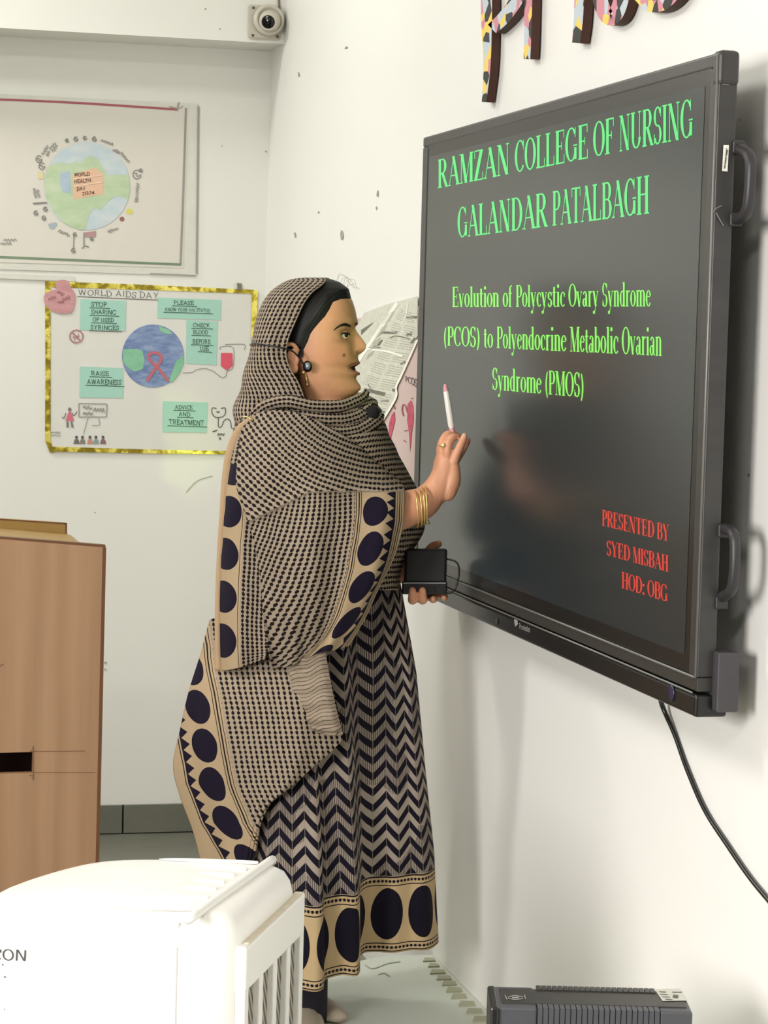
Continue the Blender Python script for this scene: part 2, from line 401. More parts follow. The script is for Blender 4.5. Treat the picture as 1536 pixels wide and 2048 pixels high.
for (cx, cy, a, b_) in [(411,18,2,2),(440,58,2,1.5),(532,303,2,2),(444,292,1.5,1.5),(190,1025,1.5,1.5)]:
    o = len(V); V += [onY(x_, y_, (YBEAM if cy < 90 else YB)-.0012) for x_, y_ in ell(cx, cy, a, b_, 8)]; Fs.append(tuple(range(o, o+8)))
obj('paint_chip', mesh_from(V, Fs), m_chip, wb, kind='stuff')

# ------------------------------------------------------------------ low pale ledge below the panel
ZD = CAM[2]-1.006*1.42
m_ledge = mat('pale_ledge', (200, 206, 194), .45, var=.03, scale=3)
dz = lambda x, y: onZ(x, y, ZD)
ledge = empty('low_plinth', (-.4, 4, 0), 'low pale green-grey ledge along the right wall under the presenter', 'plinth')
yfar = onZ(800, 1917, ZD)[1]
m_far = [(-.50, yfar), (-.42, yfar+.01), (-.36, yfar-.01), (-.25, yfar+.03), (-.2, yfar-.02), (-.15, yfar+.01), (-.09, yfar+.035), (0, yfar+.02)]
prism('slab', [(-.50, 2.6, 0)] + [(-.0015, 2.6, 0)] + [(min(a,-.0015), c, 0) for a, c in reversed(m_far)], (0, 0, ZD), m_ledge, ledge)
m_dash = mat('tan_tile', (160, 160, 134), .6)
for i, (a0, a1, yy, hh) in enumerate([(846,868,1921,7),(856,876,1932,7),(860,888,1945,8),(873,900,1957,8),(884,910,1968,9),(892,921,1981,9),(902,930,1994,9),(917,948,2009,10),(932,963,2024,10),(945,976,2040,11),(958,990,2057,12)]):
    pts = [(a0+4, yy-hh/2), (a1, yy-hh/2+1), (a1+3, yy+hh/2-1), (a0, yy+hh/2)]
    prism('tile', [onZ(px_, py_, ZD) for px_, py_ in pts], (0, 0, .0035), m_dash, ledge)
inklines('crack', [([(757,1948),(768,1945),(780,1952)],2.5), ([(730,1928),(745,1936),(775,1926),(800,1922)],2.5)], lambda x, y: onZ(x, y, ZD+.0015), mat('crack', (184,188,174), .8), ledge)

# ------------------------------------------------------------------ posters on the back wall
def paper(name, rgb, rough=.7):
    t = NT(name); o = t.obj(); n = t.noise(o, 5, 4, .6); n2 = t.noise(t.mapping(o, (6, 1, 1.5)), 2.2, 2)
    c = lin(rgb); t.col(t.mix(n, c, tuple(v*.94 for v in c))); t.rough(rough); t.bump(n2, .25, .012); return t.m
def watercol(name, a, b, scale=14):
    t = NT(name); n = t.noise(t.mapping(t.obj(), (1, 1, 2.2), (0, .5, 0)), scale, 4, .6)
    t.col(t.ramp(n, [(.3, lin(a)), (.7, lin(b))])); t.rough(.8); return t.m
m_paper = paper('poster_paper', (217, 213, 203), .6); m_paper2 = paper('poster_paper_cool', (220, 219, 212), .6)
m_ink = mat('pen_ink', (88, 92, 88), .7); m_ink2 = mat('marker_ink', (52, 78, 64), .7); m_pencil = mat('pencil', (150, 148, 142), .8)
m_film = mat('clear_sleeve', (214, 213, 204), .25)
hp = empty('health_day_poster', onY(180, 370, YB), 'large white hand-painted globe poster reading WORLD HEALTH DAY 2024 in a clear sleeve, upper left', 'poster')
prism('sheet', [onY(*p, YB-.004) for p in [(-160,180),(397,208),(393,552),(-160,533)]], (0, .003, 0), m_film, hp)
prism('paper', [onY(*p, YB-.0055) for p in [(-150,188),(377,214),(366,536),(-150,520)]], (0, .0015, 0), m_paper, hp)
P = bk(.0062)
inklines('red_border', [([(-140,194),(120,204),(355,219)],4.5)], P, mat('red_pencil', (166,92,100), .8), hp, label='red ruled line along the top')
inklines('border_line', [([(372,216),(366,400),(361,530)],4), ([(338,213),(357,217),(366,212)],2), ([(354,222),(358,204)],2.5), ([(397,212),(393,548)],3), ([(300,547),(392,551)],2)], P, m_pencil, hp)
inklines('green_border', [([(-140,508),(120,519),(362,529)],4.5)], P, mat('green_pencil', (118,138,112), .8), hp, label='green ruled line along the bottom')
gx, gy = 174, 372
patch('globe', ell(gx, gy, 86, 88, 60), bk(.0064), watercol('pale_blue_wash', (206,212,212), (182,200,210)), hp, label='pale blue painted globe')
m_gr = watercol('pale_green_wash', (196,210,180), (174,196,158))
patch('land', [(90,352),(97,332),(115,325),(140,328),(152,322),(160,326),(172,316),(180,311),(196,318),(204,332),(214,350),(240,349),(257,350),(260,380),(256,400),(240,392),(228,394),(216,404),(200,420),(188,416),(178,430),(172,458),(160,460),(132,448),(108,425),(93,398),(88,372)], bk(.0067), m_gr, hp, label='green painted land')
patch('lake', [(121,345),(140,342),(142,386),(126,384),(120,370)], bk(.007), watercol('blue_wash', (180,196,208), (164,182,200)), hp)
note = prism('note_paper', [bk(.0072)(*p) for p in [(145,349),(190,335),(206,348),(207,388),(147,399)]], (0, -.0006, 0), mat('peach_paper', (222,184,156), .8), hp, label='peach note with handwriting')
for s, q in [('WORLD',[(148,353),(180,351),(179,344),(148,346)]),('HEALTH',[(148,367),(183,364),(182,357),(148,360)]),('DAY',[(153,382),(171,380),(171,373),(153,375)]),('2024',[(164,391),(189,388),(189,382),(164,384)])]:
    text_on('note_text', s, q, bk(.0084), mat('dark_ink', (84,62,54), .8), note, serif=False, T=.26, jit=.05)
inklines('ruled_line', [([(147,358),(206,350)],1.6), ([(147,373),(206,364)],1.6)], bk(.0082), mat('pale_line', (240,214,190), .8), note)
L_ = []
def scrib(cx, cy, ang, length, amp=4, n=9, wd=1.8):
    a = math.radians(ang); pts = []
    for i in range(n):
        s = (i/(n-1)-.5)*length; t_ = amp*(-1)**i*random.uniform(.4, 1)
        pts.append((cx+s*math.cos(a)-t_*math.sin(a), cy+s*math.sin(a)+t_*math.cos(a)))
    return (pts, wd)
for cx, cy, ang, ln in [(214,285,22,26),(235,303,40,10),(231,302,30,12),(250,315,48,26),(275,378,95,24),(273,398,100,12),(226,460,-20,22),(128,466,25,24),(70,386,80,20),(77,387,80,16),(90,300,-60,22),(105,292,-45,18),(96,307,-60,10),(110,297,-50,16)]: L_.append(scrib(cx, cy, ang, ln, 3.4, max(7, int(ln/2.2))))
inklines('handwriting', L_, P, m_pencil, hp)
L_ = [([(148,468),(147,498)],1.6),([(168,465),(168,494)],2),([(164,497),(170,492),(178,494)],2),([(66,407),(94,405)],3)]
for cx, cy, r in [(134,281,3),(152,278,4),(170,276,3.4),(189,278,4),(147,501,4),(150,469,3.4),(72,426,4),(91,418,4),(88,436,4),(78,318,6),(84,332,6),(274,349,8),(282,341,3),(184,478,3)]:
    L_.append((ell(cx, cy, r, r*1.1, 9), 1.8)); L_.append(scrib(cx, cy, 30, r*1.4, r*.5, 4, 1.4))
inklines('small_drawings', L_, bk(.0066), mat('grey_pen', (128,128,124), .8), hp)
inklines('small_drawings', [scrib(-40,478,0,36,2), scrib(20,480,0,26,3,9), scrib(12,487,0,22,3,9)], P, m_pencil, hp)
patch('flag_drawing', [(168,465),(192,462),(191,474),(170,474)], bk(.0066), mat('rose_pencil', (178,140,142), .8), hp)
patch('fruit_drawing', ell(259,423,7,6,12), bk(.0066), mat('yellow_pencil', (214,208,110), .8), hp)
patch('cup_drawing', [(96,448),(112,444),(114,450),(108,458),(100,458)], bk(.0066), mat('slate_pencil', (164,176,182), .8), hp)
patch('flower_drawing', ell(244,438,5,5,8), bk(.0066), mat('maroon_pencil', (150,100,100), .8), hp)
patch('box_drawing', [(76,345),(86,342),(87,358),(76,358)], bk(.0066), mat('straw_pencil', (216,206,160), .8), hp)
prism('tape', [onY(*p, YB-.0062) for p in [(-20,546),(150,553),(149,563),(-20,556)]], (0, -.0004, 0), m_film, hp)

ap = empty('aids_day_poster', onY(300, 735, YB), 'white handmade poster edged in gold foil with teal cards and blue globe', 'poster')
prism('sheet', [onY(*p, YB-.004) for p in [(90,563),(513,581),(516,700),(500,907),(97,901),(90,880)]], (0, .003, 0), m_paper2, ap)
t = NT('gold_foil'); o_ = t.obj(); n = t.noise(t.mapping(o_, (14, 14, 14)), 2.5, 2, .5)
t.col(t.ramp(n, [(.42, lin((158,140,44))), (.5, lin((206,186,60))), (.58, lin((252,238,120)))])); t.rough(.28, .55); t.bump(n, .5, .01); m_gold = t.m
kf = 0
for q in [[(90,562),(300,570),(300,580),(90,574)], [(300,570),(515,580),(515,588),(300,580)], [(90,563),(101,563),(101,740),(91,740)], [(91,740),(101,740),(101,880),(107,905),(100,905),(90,880)], [(97,893),(300,899),(300,907),(99,903)], [(300,899),(490,903),(490,909),(300,907)], [(504,582),(516,582),(513,650),(510,700),(502,700)]]:
    kf = kf+1; prism('foil_strip', [bk(.0046+.0003*kf)(*p) for p in q], (0, -.0008, 0), m_gold, ap)
m_teal = mat('teal_card', (162, 206, 190), .7, var=.03)
def card(q, lines, pl=.0058):
    c = prism('card', [bk(.0046)(*p) for p in q], (0, -.0012, 0), m_teal, ap)
    for s, x0, x1, y0, h in lines:
        sl = .03*(x1-x0)
        text_on('card_text', s, [(x0,y0),(x1,y0+sl),(x1,y0-h+sl),(x0,y0-h)], bk(.0064), m_ink2, c, serif=False, T=.2, jit=.04)
        inklines('underline', [([(x0-3,y0+2.5),((x0+x1)/2,y0+2.5+sl/2),(x1+6,y0+3+sl)],1.3)], bk(.0064), m_ink2, c)
card([(161,598),(252,602),(251,662),(160,660)], [('STOP',182,214,613,9),('SHARING',182,232,628,9),('OF USED',185,228,643,8),('SYRINGES',181,238,659,9)])
card([(316,595),(442,600),(441,640),(315,636)], [('PLEASE',347,388,609,8),('KNOW YOUR HIV STATUS',330,420,622,7)])
card([(373,640),(435,643),(433,730),(372,727)], [('CHECK',386,420,654,8),('BLOOD',386,416,668,8),('BEFORE',385,421,687,9),('USE',399,418,701,9)])
card([(160,733),(246,736),(246,796),(159,795)], [('RAISE',182,218,751,9),('AWARENESS',174,243,768,10)])
card([(326,802),(415,805),(413,865),(325,864)], [('ADVICE',350,385,818,8),('AND',357,381,832,8),('TREATMENT',338,408,849,10)])
text_on('title', 'WORLD AIDS DAY', [(156,590),(318,597),(318,585),(156,579)], bk(.0052), m_ink, ap, serif=False, T=.13, jit=.06)
inklines('title_underline', [([(155,593),(240,597),(318,600)],1.5)], bk(.0052), m_ink, ap)
t = NT('globe_blue_crayon'); n = t.noise(t.mapping(t.obj(), (3, 1, 9), (0, .6, 0)), 8, 3, .6)
t.col(t.ramp(n, [(.35, lin((104,124,168))), (.65, lin((142,160,192)))])); t.rough(.8)
prism('globe', [bk(.0046)(*p) for p in ell(306, 712, 62, 63, 60)], (0, -.0012, 0), t.m, ap, label='round blue crayon globe')
m_gl = watercol('globe_green_crayon', (118,180,146), (146,198,164))
for q in [[(246,700),(254,698),(274,698),(285,702),(289,720),(286,738),(270,744),(262,740),(253,733),(246,722)], [(318,652),(338,660),(346,668),(332,668),(320,662)], [(366,712),(368,726),(360,745),(345,765),(338,762),(343,748),(352,722)]]:
    patch('land', q, bk(.0062), m_gl, ap)
m_rib = mat('ribbon_red', (186, 106, 116), .8)
inklines('ribbon_drawing', [([(336,762),(318,738),(303,724),(297,712),(305,706),(314,706),(322,712),(320,724),(308,740),(294,762)], 6)], bk(.0066), m_rib, ap, label='red awareness ribbon drawing')
prism('heart_cutout', [bk(.0072)(*p) for p in smoothpath([(112,566),(120,560),(136,562),(142,575),(150,588),(150,605),(144,624),(130,627),(112,625),(95,615),(88,602),(90,588),(104,581),(112,578)], 4, True)], (0, -.001, 0), watercol('dusty_pink', (206,156,158), (184,132,136)), ap, label='dusty pink heart shaped cut-out')
inklines('heart_drawing', [scrib(104,596,-20,16,4,6), scrib(121,586,30,14,4,6), scrib(132,597,-30,16,4,6), scrib(122,604,0,12,3,6)], bk(.0086), mat('plum_pen', (158,108,116), .8), ap)
inklines('no_entry_drawing', [(ell(153,673,13,12.5,16)+[(166,673)], 2.6), ([(144,664),(162,683)],2.6), scrib(153,674,-40,14,5,6,1.6)], bk(.0052), mat('rose_pen', (172,120,120), .8), ap)
inklines('board_drawing', [([(158,807),(214,808)],2.2),([(214,808),(213,834)],2.2),([(213,834),(158,834)],2.2),([(158,834),(158,807)],2.2),scrib(175,815,10,18,3,6,3),scrib(198,820,10,22,5,9,2),scrib(176,827,0,20,2,6,4),([(176,836),(172,850),(167,868)],1.4),([(197,836),(199,850),(184,851)],1.2)], bk(.0052), m_pencil, ap)
inklines('limb_drawing', [([(132,826),(128,836),(124,834)],2),([(144,826),(148,831),(154,823)],2),([(135,843),(135,855)],4),([(143,843),(145,855)],4)], bk(.0052), mat('sketch_grey', (128,118,116), .8), ap)
patch('dress_drawing', [(137,824),(142,824),(149,842),(131,842)], bk(.0054), mat('pink_felt', (204,112,128), .8), ap)
patch('head_drawing', ell(139.5,819,3.6,4.2,10), bk(.0054), mat('sketch_grey', (128,118,116), .8), ap)
for cx, cc in [(153,(112,108,104)),(165,(128,124,116)),(180,(196,140,124)),(192,(132,156,152)),(206,(138,100,110))]:
    mm = mat('felt_%d' % cc[0], cc, .8)
    patch('audience_drawing', [(cx-6,888),(cx-4,880),(cx-2,878),(cx+2,878),(cx+5,881),(cx+6,888)], bk(.0052), mm, ap)
    patch('audience_head_drawing', ell(cx,874.5,3,3.4,8), bk(.0052), mat('sketch_dark', (92,88,88), .8), ap)
inklines('signature', [scrib(109,865,3,24,2.2,12,1.2), scrib(109,871,3,24,1.6,10,1.2)], bk(.0052), m_pencil, ap)
patch('blood_bag_drawing', [(442,706),(465,706),(465,732),(454,741),(442,732)], bk(.0054), mat('blood_red', (214,84,104), .7), ap, label='red drawn blood bag')
inklines('drip_line_drawing', [([(442,700),(441,694),(466,696),(466,734),(454,743),(452,752),(444,755),(434,748),(424,741),(408,737),(392,740),(384,745),(366,746)],1.5), ([(450,689),(488,689),(489,700)],1.6)], bk(.0052), m_pencil, ap)
inklines('stethoscope_drawing', [([(433,817),(425,816),(424,826),(430,834),(437,835),(446,833),(451,826),(450,816),(442,817)],1.8),([(437,835),(437,853),(443,853),(448,842),(455,838),(461,843),(463,855),(468,857)],1.8),scrib(436,824,0,6,2,4),scrib(430,862,-20,10,1),scrib(442,869,-10,14,3,6),scrib(440,877,40,5,2,4)], bk(.0052), m_ink, ap)
prism('clip', [bk(.005)(*p) for p in [(474,566),(483,567),(483,580),(475,580)]], (0, -.004, 0), mat('clip_grey', (118,112,96), .5), ap)

# ------------------------------------------------------------------ newspaper and drawing on the right wall, behind the presenter
pp = empty('anatomy_poster', onX(810, 850), 'pinkish white poster with red anatomy drawings, between the newspaper and the screen', 'poster')
prism('sheet', [onX(*p, -.003) for p in [(700,640),(838,612),(842,985),(705,930)]], (.002, 0, 0), paper('pink_white_paper', (206,184,178), .7), pp)
R2 = rt(.0042)
m_red = watercol('red_paint', (176,62,88), (200,96,116), 30)
for q in [[(815,808),(822,800),(826,812),(827,840),(823,868),(820,905),(818,866),(814,842)], [(778,846),(783,830),(789,822),(790,842),(783,870),(779,890),(777,870)]]:
    patch('uterus_drawing', q, R2, m_red, pp)
inklines('tube_drawing', [([(815,826),(811,812),(806,810),(804,820),(807,832)],2.6),([(790,818),(786,810),(781,811),(779,820)],2.6),([(808,862),(817,860)],1.5),([(807,880),(812,884)],2),([(780,858),(786,860)],1.5),([(822,797),(826,796)],1.5)], R2, mat('red_ink', (150,84,96), .8), pp)
text_on('lettering', 'PCOS', [(810,762),(834,775),(834,758),(810,752)], R2, mat('dark_pen', (96,78,80), .8), pp, serif=False, T=.2, jit=.03)
npz = empty('newspaper_sheet', onX(760, 720), 'grey newspaper page hanging crooked on the wall behind the presenter face', 'newspaper')
m_news = watercol('newsprint', (214,214,200), (198,198,184), 40)
prism('page', [onX(*p, -.006) for p in [(728,626),(775,608),(834,593),(834,672),(803,746),(792,772),(791,796),(776,822),(762,848),(735,835),(700,830),(690,700),(715,652)]], (.002, 0, 0), m_news, npz)
R3 = rt(.0066)
m_gutter = mat('news_gutter', (240,240,226), .8); m_nd = mat('news_dark', (112,110,98), .8); m_nm = mat('news_mid', (176,176,160), .8)
inklines('page_margin', [([(794,606),(765,650),(735,694),(705,740)],7),([(735,698),(770,702),(805,712)],4),([(816,606),(812,630),(802,650)],1.6),([(834,680),(803,750),(792,774),(791,796),(762,846)],4)], R3, m_gutter, npz)
for q in [[(761,667),(764,663),(795,663),(792,668)],[(811,636),(815,633),(834,632),(833,637)],[(729,776),(771,785),(768,792),(728,782)],[(737,695),(763,698),(762,700),(737,698)],[(754,690),(762,680),(766,680),(758,692)],[(748,692),(761,694),(760,696),(748,694)],[(820,686),(828,675),(832,676),(824,687)],[(784,778),(791,778),(789,784),(784,782)],[(812,668),(824,664),(823,671),(812,673)],[(762,800),(778,801),(776,804),(762,803)],[(758,815),(770,823),(768,826),(758,820)],[(801,726),(811,721),(810,726),(801,730)],[(722,660),(747,644),(742,650),(722,670)]]:
    patch('headline', q, R3, m_nd, npz)
L_ = []
for i in range(46):
    tt = i/46; y0 = 615+tt*200; xl = 797-tt*100; xr = min(830, 838-(y0-660)*.45) if y0 > 660 else 832
    if i % 6 == 0: continue
    L_.append(([(xl+6, y0), ((xl+xr)/2-4, y0+4+tt*6)], 1.1)); L_.append((((((xl+xr)/2+2), y0+4+tt*6), (xr-3, y0+8+tt*8)), 1.1))
    if i < 22: L_.append(([(xl-24+tt*8, y0+12), (xl-6, y0+3)], 1.0))
inklines('columns_of_text', L_, R3, m_nm, npz, kind='stuff')
inklines('picture_outline', [([(780,676),(790,672),(805,674),(820,678)],2),([(736,768),(742,778),(760,784)],1.6)], R3, m_nd, npz)

# ------------------------------------------------------------------ dome camera in the corner, on the beam
cc = empty('dome_camera', onY(530, 45, YBEAM), 'small white round security camera on a square plate, top corner above the posters', 'camera')
m_plas = mat('camera_plastic', (196, 190, 176), .45, var=.03)
Pc = onY(532, 45, YBEAM); s1 = abs(onY(560, 45, YBEAM)[0]-onY(495, 45, YBEAM)[0])
b = bmesh.new(); bx(b, (Pc[0]-s1*.55, YBEAM-.012, Pc[2]-s1*.52), (Pc[0]+s1*.42, YBEAM, Pc[2]+s1*.5)); bmesh.ops.bevel(b, geom=b.edges[:], offset=.004, segments=2, affect='EDGES')
obj('mounting_plate', b, m_plas, cc)
def lathe(name, c, axis, prof, m, parent, seg=40, **k):
    axis = np.array(axis, float); axis /= np.linalg.norm(axis); rf = np.array([0, 0, 1.]) if abs(axis[2]) < .9 else np.array([1., 0, 0])
    a = np.cross(axis, rf); a /= np.linalg.norm(a); bb = np.cross(axis, a); V = []; Fs = []
    for (r_, h_) in prof:
        for j in range(seg):
            th = 2*math.pi*j/seg; V.append(np.array(c)+axis*h_+r_*(a*math.cos(th)+bb*math.sin(th)))
    for i in range(len(prof)-1):
        for j in range(seg):
            kk = (j+1) % seg; Fs.append((i*seg+j, i*seg+kk, (i+1)*seg+kk, (i+1)*seg+j))
    bm_ = bmesh.new(); vs = [bm_.verts.new(tuple(v)) for v in V]; [bm_.faces.new([vs[i] for i in f]) for f in Fs]
    bmesh.ops.remove_doubles(bm_, verts=bm_.verts[:], dist=1e-6); bmesh.ops.recalc_face_normals(bm_, faces=bm_.faces[:])
    return obj(name, bm_, m, parent, smooth=True, **k)
Rr = s1*.47; cpos = (Pc[0]+.003, YBEAM-.012, Pc[2]+.004)
lathe('base_ring', cpos, (0, -1, 0), [(0, 0), (Rr, 0), (Rr, .022), (Rr*.96, .03), (Rr*.8, .034), (Rr*.74, .028), (0, .02)], m_plas, cc)
ball = Pc+np.array([.004, -.040, .0]); aimv = np.array([-.35, -1, -.25])
lathe('eyeball_housing', ball, aimv, [(0, -.045), (Rr*.5, -.035), (Rr*.68, -.012), (Rr*.7, .006), (Rr*.62, .024), (Rr*.5, .036), (Rr*.44, .036), (Rr*.42, .03), (0, .03)], m_plas, cc)
lathe('lens', ball, aimv, [(0, .0345), (Rr*.36, .0345), (Rr*.43, .031), (Rr*.43, .029)], mat('black_glass', (8, 8, 9), .12), cc)
for dx_, dz_ in [(-.42, .4), (-.42, -.42), (.34, -.42), (.34, .4)]:
    lathe('screw', (Pc[0]+s1*dx_, YBEAM-.012, Pc[2]+s1*dz_), (0, -1, 0), [(0, .0035), (.0035, .003), (.0045, 0)], mat('screw_dark', (88, 80, 62), .5), cc, seg=12)
tube('wire', [onY(556, -40, YBEAM-.006), onY(558, 8, YBEAM-.008), onY(559, 18, YBEAM-.01)], .0035, mat('wire_grey', (110, 102, 88), .6), cc)
# ------------------------------------------------------------------ interactive screen on the right wall
XP = -.10
t = NT('panel_metal'); n = t.noise(t.mapping(t.obj(), (1, 6, 6)), 8, 4, .6)
t.col(t.mix(n, lin((48, 47, 47)), lin((66, 65, 64)))); t.rough(.38, .25); m_frame = t.m
m_edge = mat('panel_edge', (118, 118, 114), .4, .5); m_black = mat('black_plastic', (18, 18, 19), .3, var=.1); m_side = mat('panel_side', (62, 59, 62), .5, var=.12)
Yn = float(onX(1440, 110, XP)[1]); Yfr = float(onX(846, 285, XP)[1]); Zt = float(onX(1440, 103, XP)[2]); Zbm = float(onX(1384, 1432, XP)[2])
gz0 = float(onX(1377, 1348, XP)[2]); gz1 = float(onX(1421, 138, XP)[2]); gy0 = float(onX(1421, 138, XP)[1]); gy1 = float(onX(856, 292, XP)[1])
print('panel', Yn, Yfr, Zt, Zbm, 'glass', gy0, gy1, gz0, gz1)
sd = empty('interactive_screen', (0, (Yn+Yfr)/2, Zbm), 'large black wall-mounted display showing green and red slide text', 'screen')
TH = .030
zl = float(onX(1384, 1352, XP)[2])
box('bezel', (XP, Yn, gz1), (XP+TH, Yfr, Zt), m_frame, sd, bevel=.004, label='dark grey top bezel')
box('bezel', (XP, Yn, zl), (XP+TH, gy0, gz1), m_frame, sd, bevel=.003, label='near side bezel')
box('bezel', (XP, gy1, zl), (XP+TH, Yfr, gz1), m_frame, sd, bevel=.003, label='far side bezel')
zlo = zl-(zl-Zbm)*.36
box('lower_trim', (XP+.001, Yn, zlo), (XP+TH, Yfr, zl), mat('trim_dark', (48,47,44), .4), sd, bevel=.002)
box('lower_bar', (XP-.002, Yn-.002, Zbm), (XP+TH+.02, Yfr, zlo-.004), m_black, sd, bevel=.005, label='glossy black speaker bar')
tube('grey_strip', [(XP-.001, Yn+.01, zl), (XP-.001, Yfr-.01, zl)], .0022, m_edge, sd, seg=6)  # thin grey strips along the frame edges
tube('grey_strip', [(XP-.003, Yn+.01, zlo-.002), (XP-.003, Yfr-.01, zlo-.002)], .0018, m_edge, sd, seg=6)
tube('grey_strip', [(XP-.001, Yn+.004, zl), (XP-.001, Yn+.004, Zt-.004)], .0022, m_edge, sd, seg=6)
for dx_, z0_, z1_ in [(1436, Zt-.05, Zt+.002)]:
    box('corner_cap', (XP-.002, Yn-.004, Zt-.05), (XP+TH+.002, Yn+.028, Zt+.003), m_frame, sd, bevel=.008)
box('rear_housing', (XP+TH, Yn+.22, Zbm+.1), (-.02, Yfr-.12, Zt-.08), m_black, sd, bevel=.004)
box('wall_bracket', (-.022, Yn+.5, Zbm+.3), (-.0015, Yfr-.5, Zt-.3), m_black, sd)
# glass and picture
t = NT('display_glass'); t.col((.006, .0065, .007)); t.rough(.24)
t.b.inputs['IOR'].default_value = 1.54
t.b.inputs['Emission Color'].default_value = (.013, .018, .019, 1); t.b.inputs['Emission Strength'].default_value = 1.0
t.b.inputs['Coat Weight'].default_value = .0
m_glass = t.m
box('black_border', (XP+.0015, gy0-.002, gz0-.008), (XP+.006, gy1+.002, gz1+.002), m_black, sd)
bw = .017
obj('display', mesh_from([(XP+.001, gy0+bw*1.3, gz0+bw*1.6), (XP+.001, gy0+bw*1.3, gz1-bw*1.4), (XP+.001, gy1-bw*.6, gz1-bw*1.4), (XP+.001, gy1-bw*.6, gz0+bw*1.6)], [(0, 1, 2, 3)]), m_glass, sd, label='dark grey glossy display area')
def textmat(name, rgb, s):
    t = NT(name); t.col((.01, .01, .01)); t.rough(.3); t.b.inputs['Emission Color'].default_value = (*lin(rgb), 1); t.b.inputs['Emission Strength'].default_value = s; return t.m
PL = lambda x, y: onX(x, y, XP+.0004)
mg = textmat('green_letters', (84, 232, 122), .95); mg2 = textmat('lime_letters', (140, 246, 96), .95); mr = textmat('red_letters', (226, 62, 48), .9)
text_on('slide_text', 'RAMZAN COLLEGE OF NURSING', [(875,377),(1386,274),(1386,196),(875,320)], PL, mg, sd, T=.17, words=True, label='green word of the top heading')
text_on('slide_text', 'GALANDAR PATALBAGH', [(915,476),(1299,427),(1299,350),(915,415)], PL, mg, sd, T=.17, words=True, label='green word of the second heading')
text_on('slide_text', 'Evolution of Polycystic Ovary Syndrome', [(904,614),(1302,613),(1302,563),(904,574)], PL, mg2, sd, T=.17, words=True, label='lime word, first line of the title')
text_on('slide_text', '(PCOS) to Polyendocrine Metabolic Ovarian', [(887,691),(1324,712),(1324,654),(887,653)], PL, mg2, sd, T=.17, words=True, label='lime word, second line of the title')
text_on('slide_text', 'Syndrome (PMOS)', [(984,779),(1168,795),(1168,745),(984,735)], PL, mg2, sd, T=.17, words=True, label='lime word, third line of the title')
text_on('slide_text', 'PRESENTED BY', [(1204,1051),(1338,1083),(1338,1050),(1204,1019)], PL, mr, sd, T=.19, words=True, label='red word of the top credit line')
text_on('slide_text', 'SYED MISBAH', [(1213,1110),(1337,1144),(1337,1111),(1213,1080)], PL, mr, sd, T=.19, words=True, label='red word of the middle credit line')
text_on('slide_text', 'HOD: OBG', [(1243,1176),(1335,1204),(1335,1170),(1243,1143)], PL, mr, sd, T=.19, words=True, label='red word of the lowest credit line')
PB = lambda x, y: onX(x, y, XP-.0028)
m_logo = mat('logo_grey', (150, 148, 144), .4)
text_on('maker_mark', 'Promedos', [(1038,1257),(1060,1265),(1060,1253),(1038,1246)], PB, m_logo, sd, serif=False, T=.2)
patch('maker_emblem', [(1028,1238),(1035,1240),(1036,1248),(1031,1254),(1029,1248)], PB, m_logo, sd)
lathe('sensor', PB(993, 1243), (-1, 0, 0), [(0, .001), (.006, .001), (.007, 0)], m_side, sd, seg=14)
lathe('power_button', PB(1343, 1386), (-1, 0, 0), [(0, .001), (.010, .002), (.013, .001), (.013, 0)], mat('button_blue', (36, 34, 60), .3), sd, seg=18)
# side label, side lug, handles
PS = lambda x, y: onY(x, y, Yn-.0015)
XH = -.066
m_h = mat('handle_plastic', (44, 42, 44), .45, var=.15)
def handle(pts, rad):
    path = smoothpath([onX(*p, XH) for p in pts], 6)
    V, Fs = tube_geo(path, rad, 10); obj('handle', mesh_from(V, Fs), m_h, sd, smooth=True)
handle([(1452,300),(1478,299),(1494,306),(1501,326),(1500,370),(1496,410),(1489,430),(1474,438),(1446,440)], .0088)
handle([(1428,1056),(1452,1058),(1466,1068),(1470,1092),(1469,1140),(1464,1175),(1452,1190),(1432,1196),(1418,1197)], .0085)
box('handle_foot', (XH-.01, Yn-.006, float(onX(1450,312,XH)[2])), (XH+.01, Yn+.02, float(onX(1450,285,XH)[2])), m_h, sd, bevel=.003)
box('handle_foot', (XH-.01, Yn-.006, float(onX(1450,455,XH)[2])), (XH+.01, Yn+.02, float(onX(1450,428,XH)[2])), m_h, sd, bevel=.003)
box('handle_foot', (XH-.01, Yn-.006, float(onX(1425,1070,XH)[2])), (XH+.01, Yn+.02, float(onX(1425,1043,XH)[2])), m_h, sd, bevel=.003)
box('handle_foot', (XH-.01, Yn-.006, float(onX(1415,1210,XH)[2])), (XH+.01, Yn+.02, float(onX(1415,1184,XH)[2])), m_h, sd, bevel=.003)
box('side_module', (XP+TH-.005, Yn-.022, float(onX(1428,1418,XH)[2])), (XP+TH+.03, Yn+.03, float(onX(1428,1298,XH)[2])), m_side, sd, bevel=.003)
st = obj('sticker', mesh_from([PS(*p) for p in [(1447,290),(1458,290),(1455,343),(1444,342)]], [(0, 1, 2, 3)]), mat('white_label', (236, 234, 222), .5), sd, label='small white serial sticker')
inklines('sticker_print', [([(1453,296),(1449,338)],1.2),([(1455,300),(1452,312)],2.6),([(1452,314),(1450,328)],2.4),([(1450,330),(1449,336)],2.4)], lambda x, y: onY(x, y, Yn-.002), m_ink, st)
inklines('scratch', [([(1425,425),(1434,416),(1444,411)],2),([(1432,425),(1440,440),(1447,452)],2.4),([(1441,112),(1452,122),(1460,128)],2),([(1444,168),(1458,170)],1.6)], PS, mat('scratch_grey', (118,116,114), .5), sd)
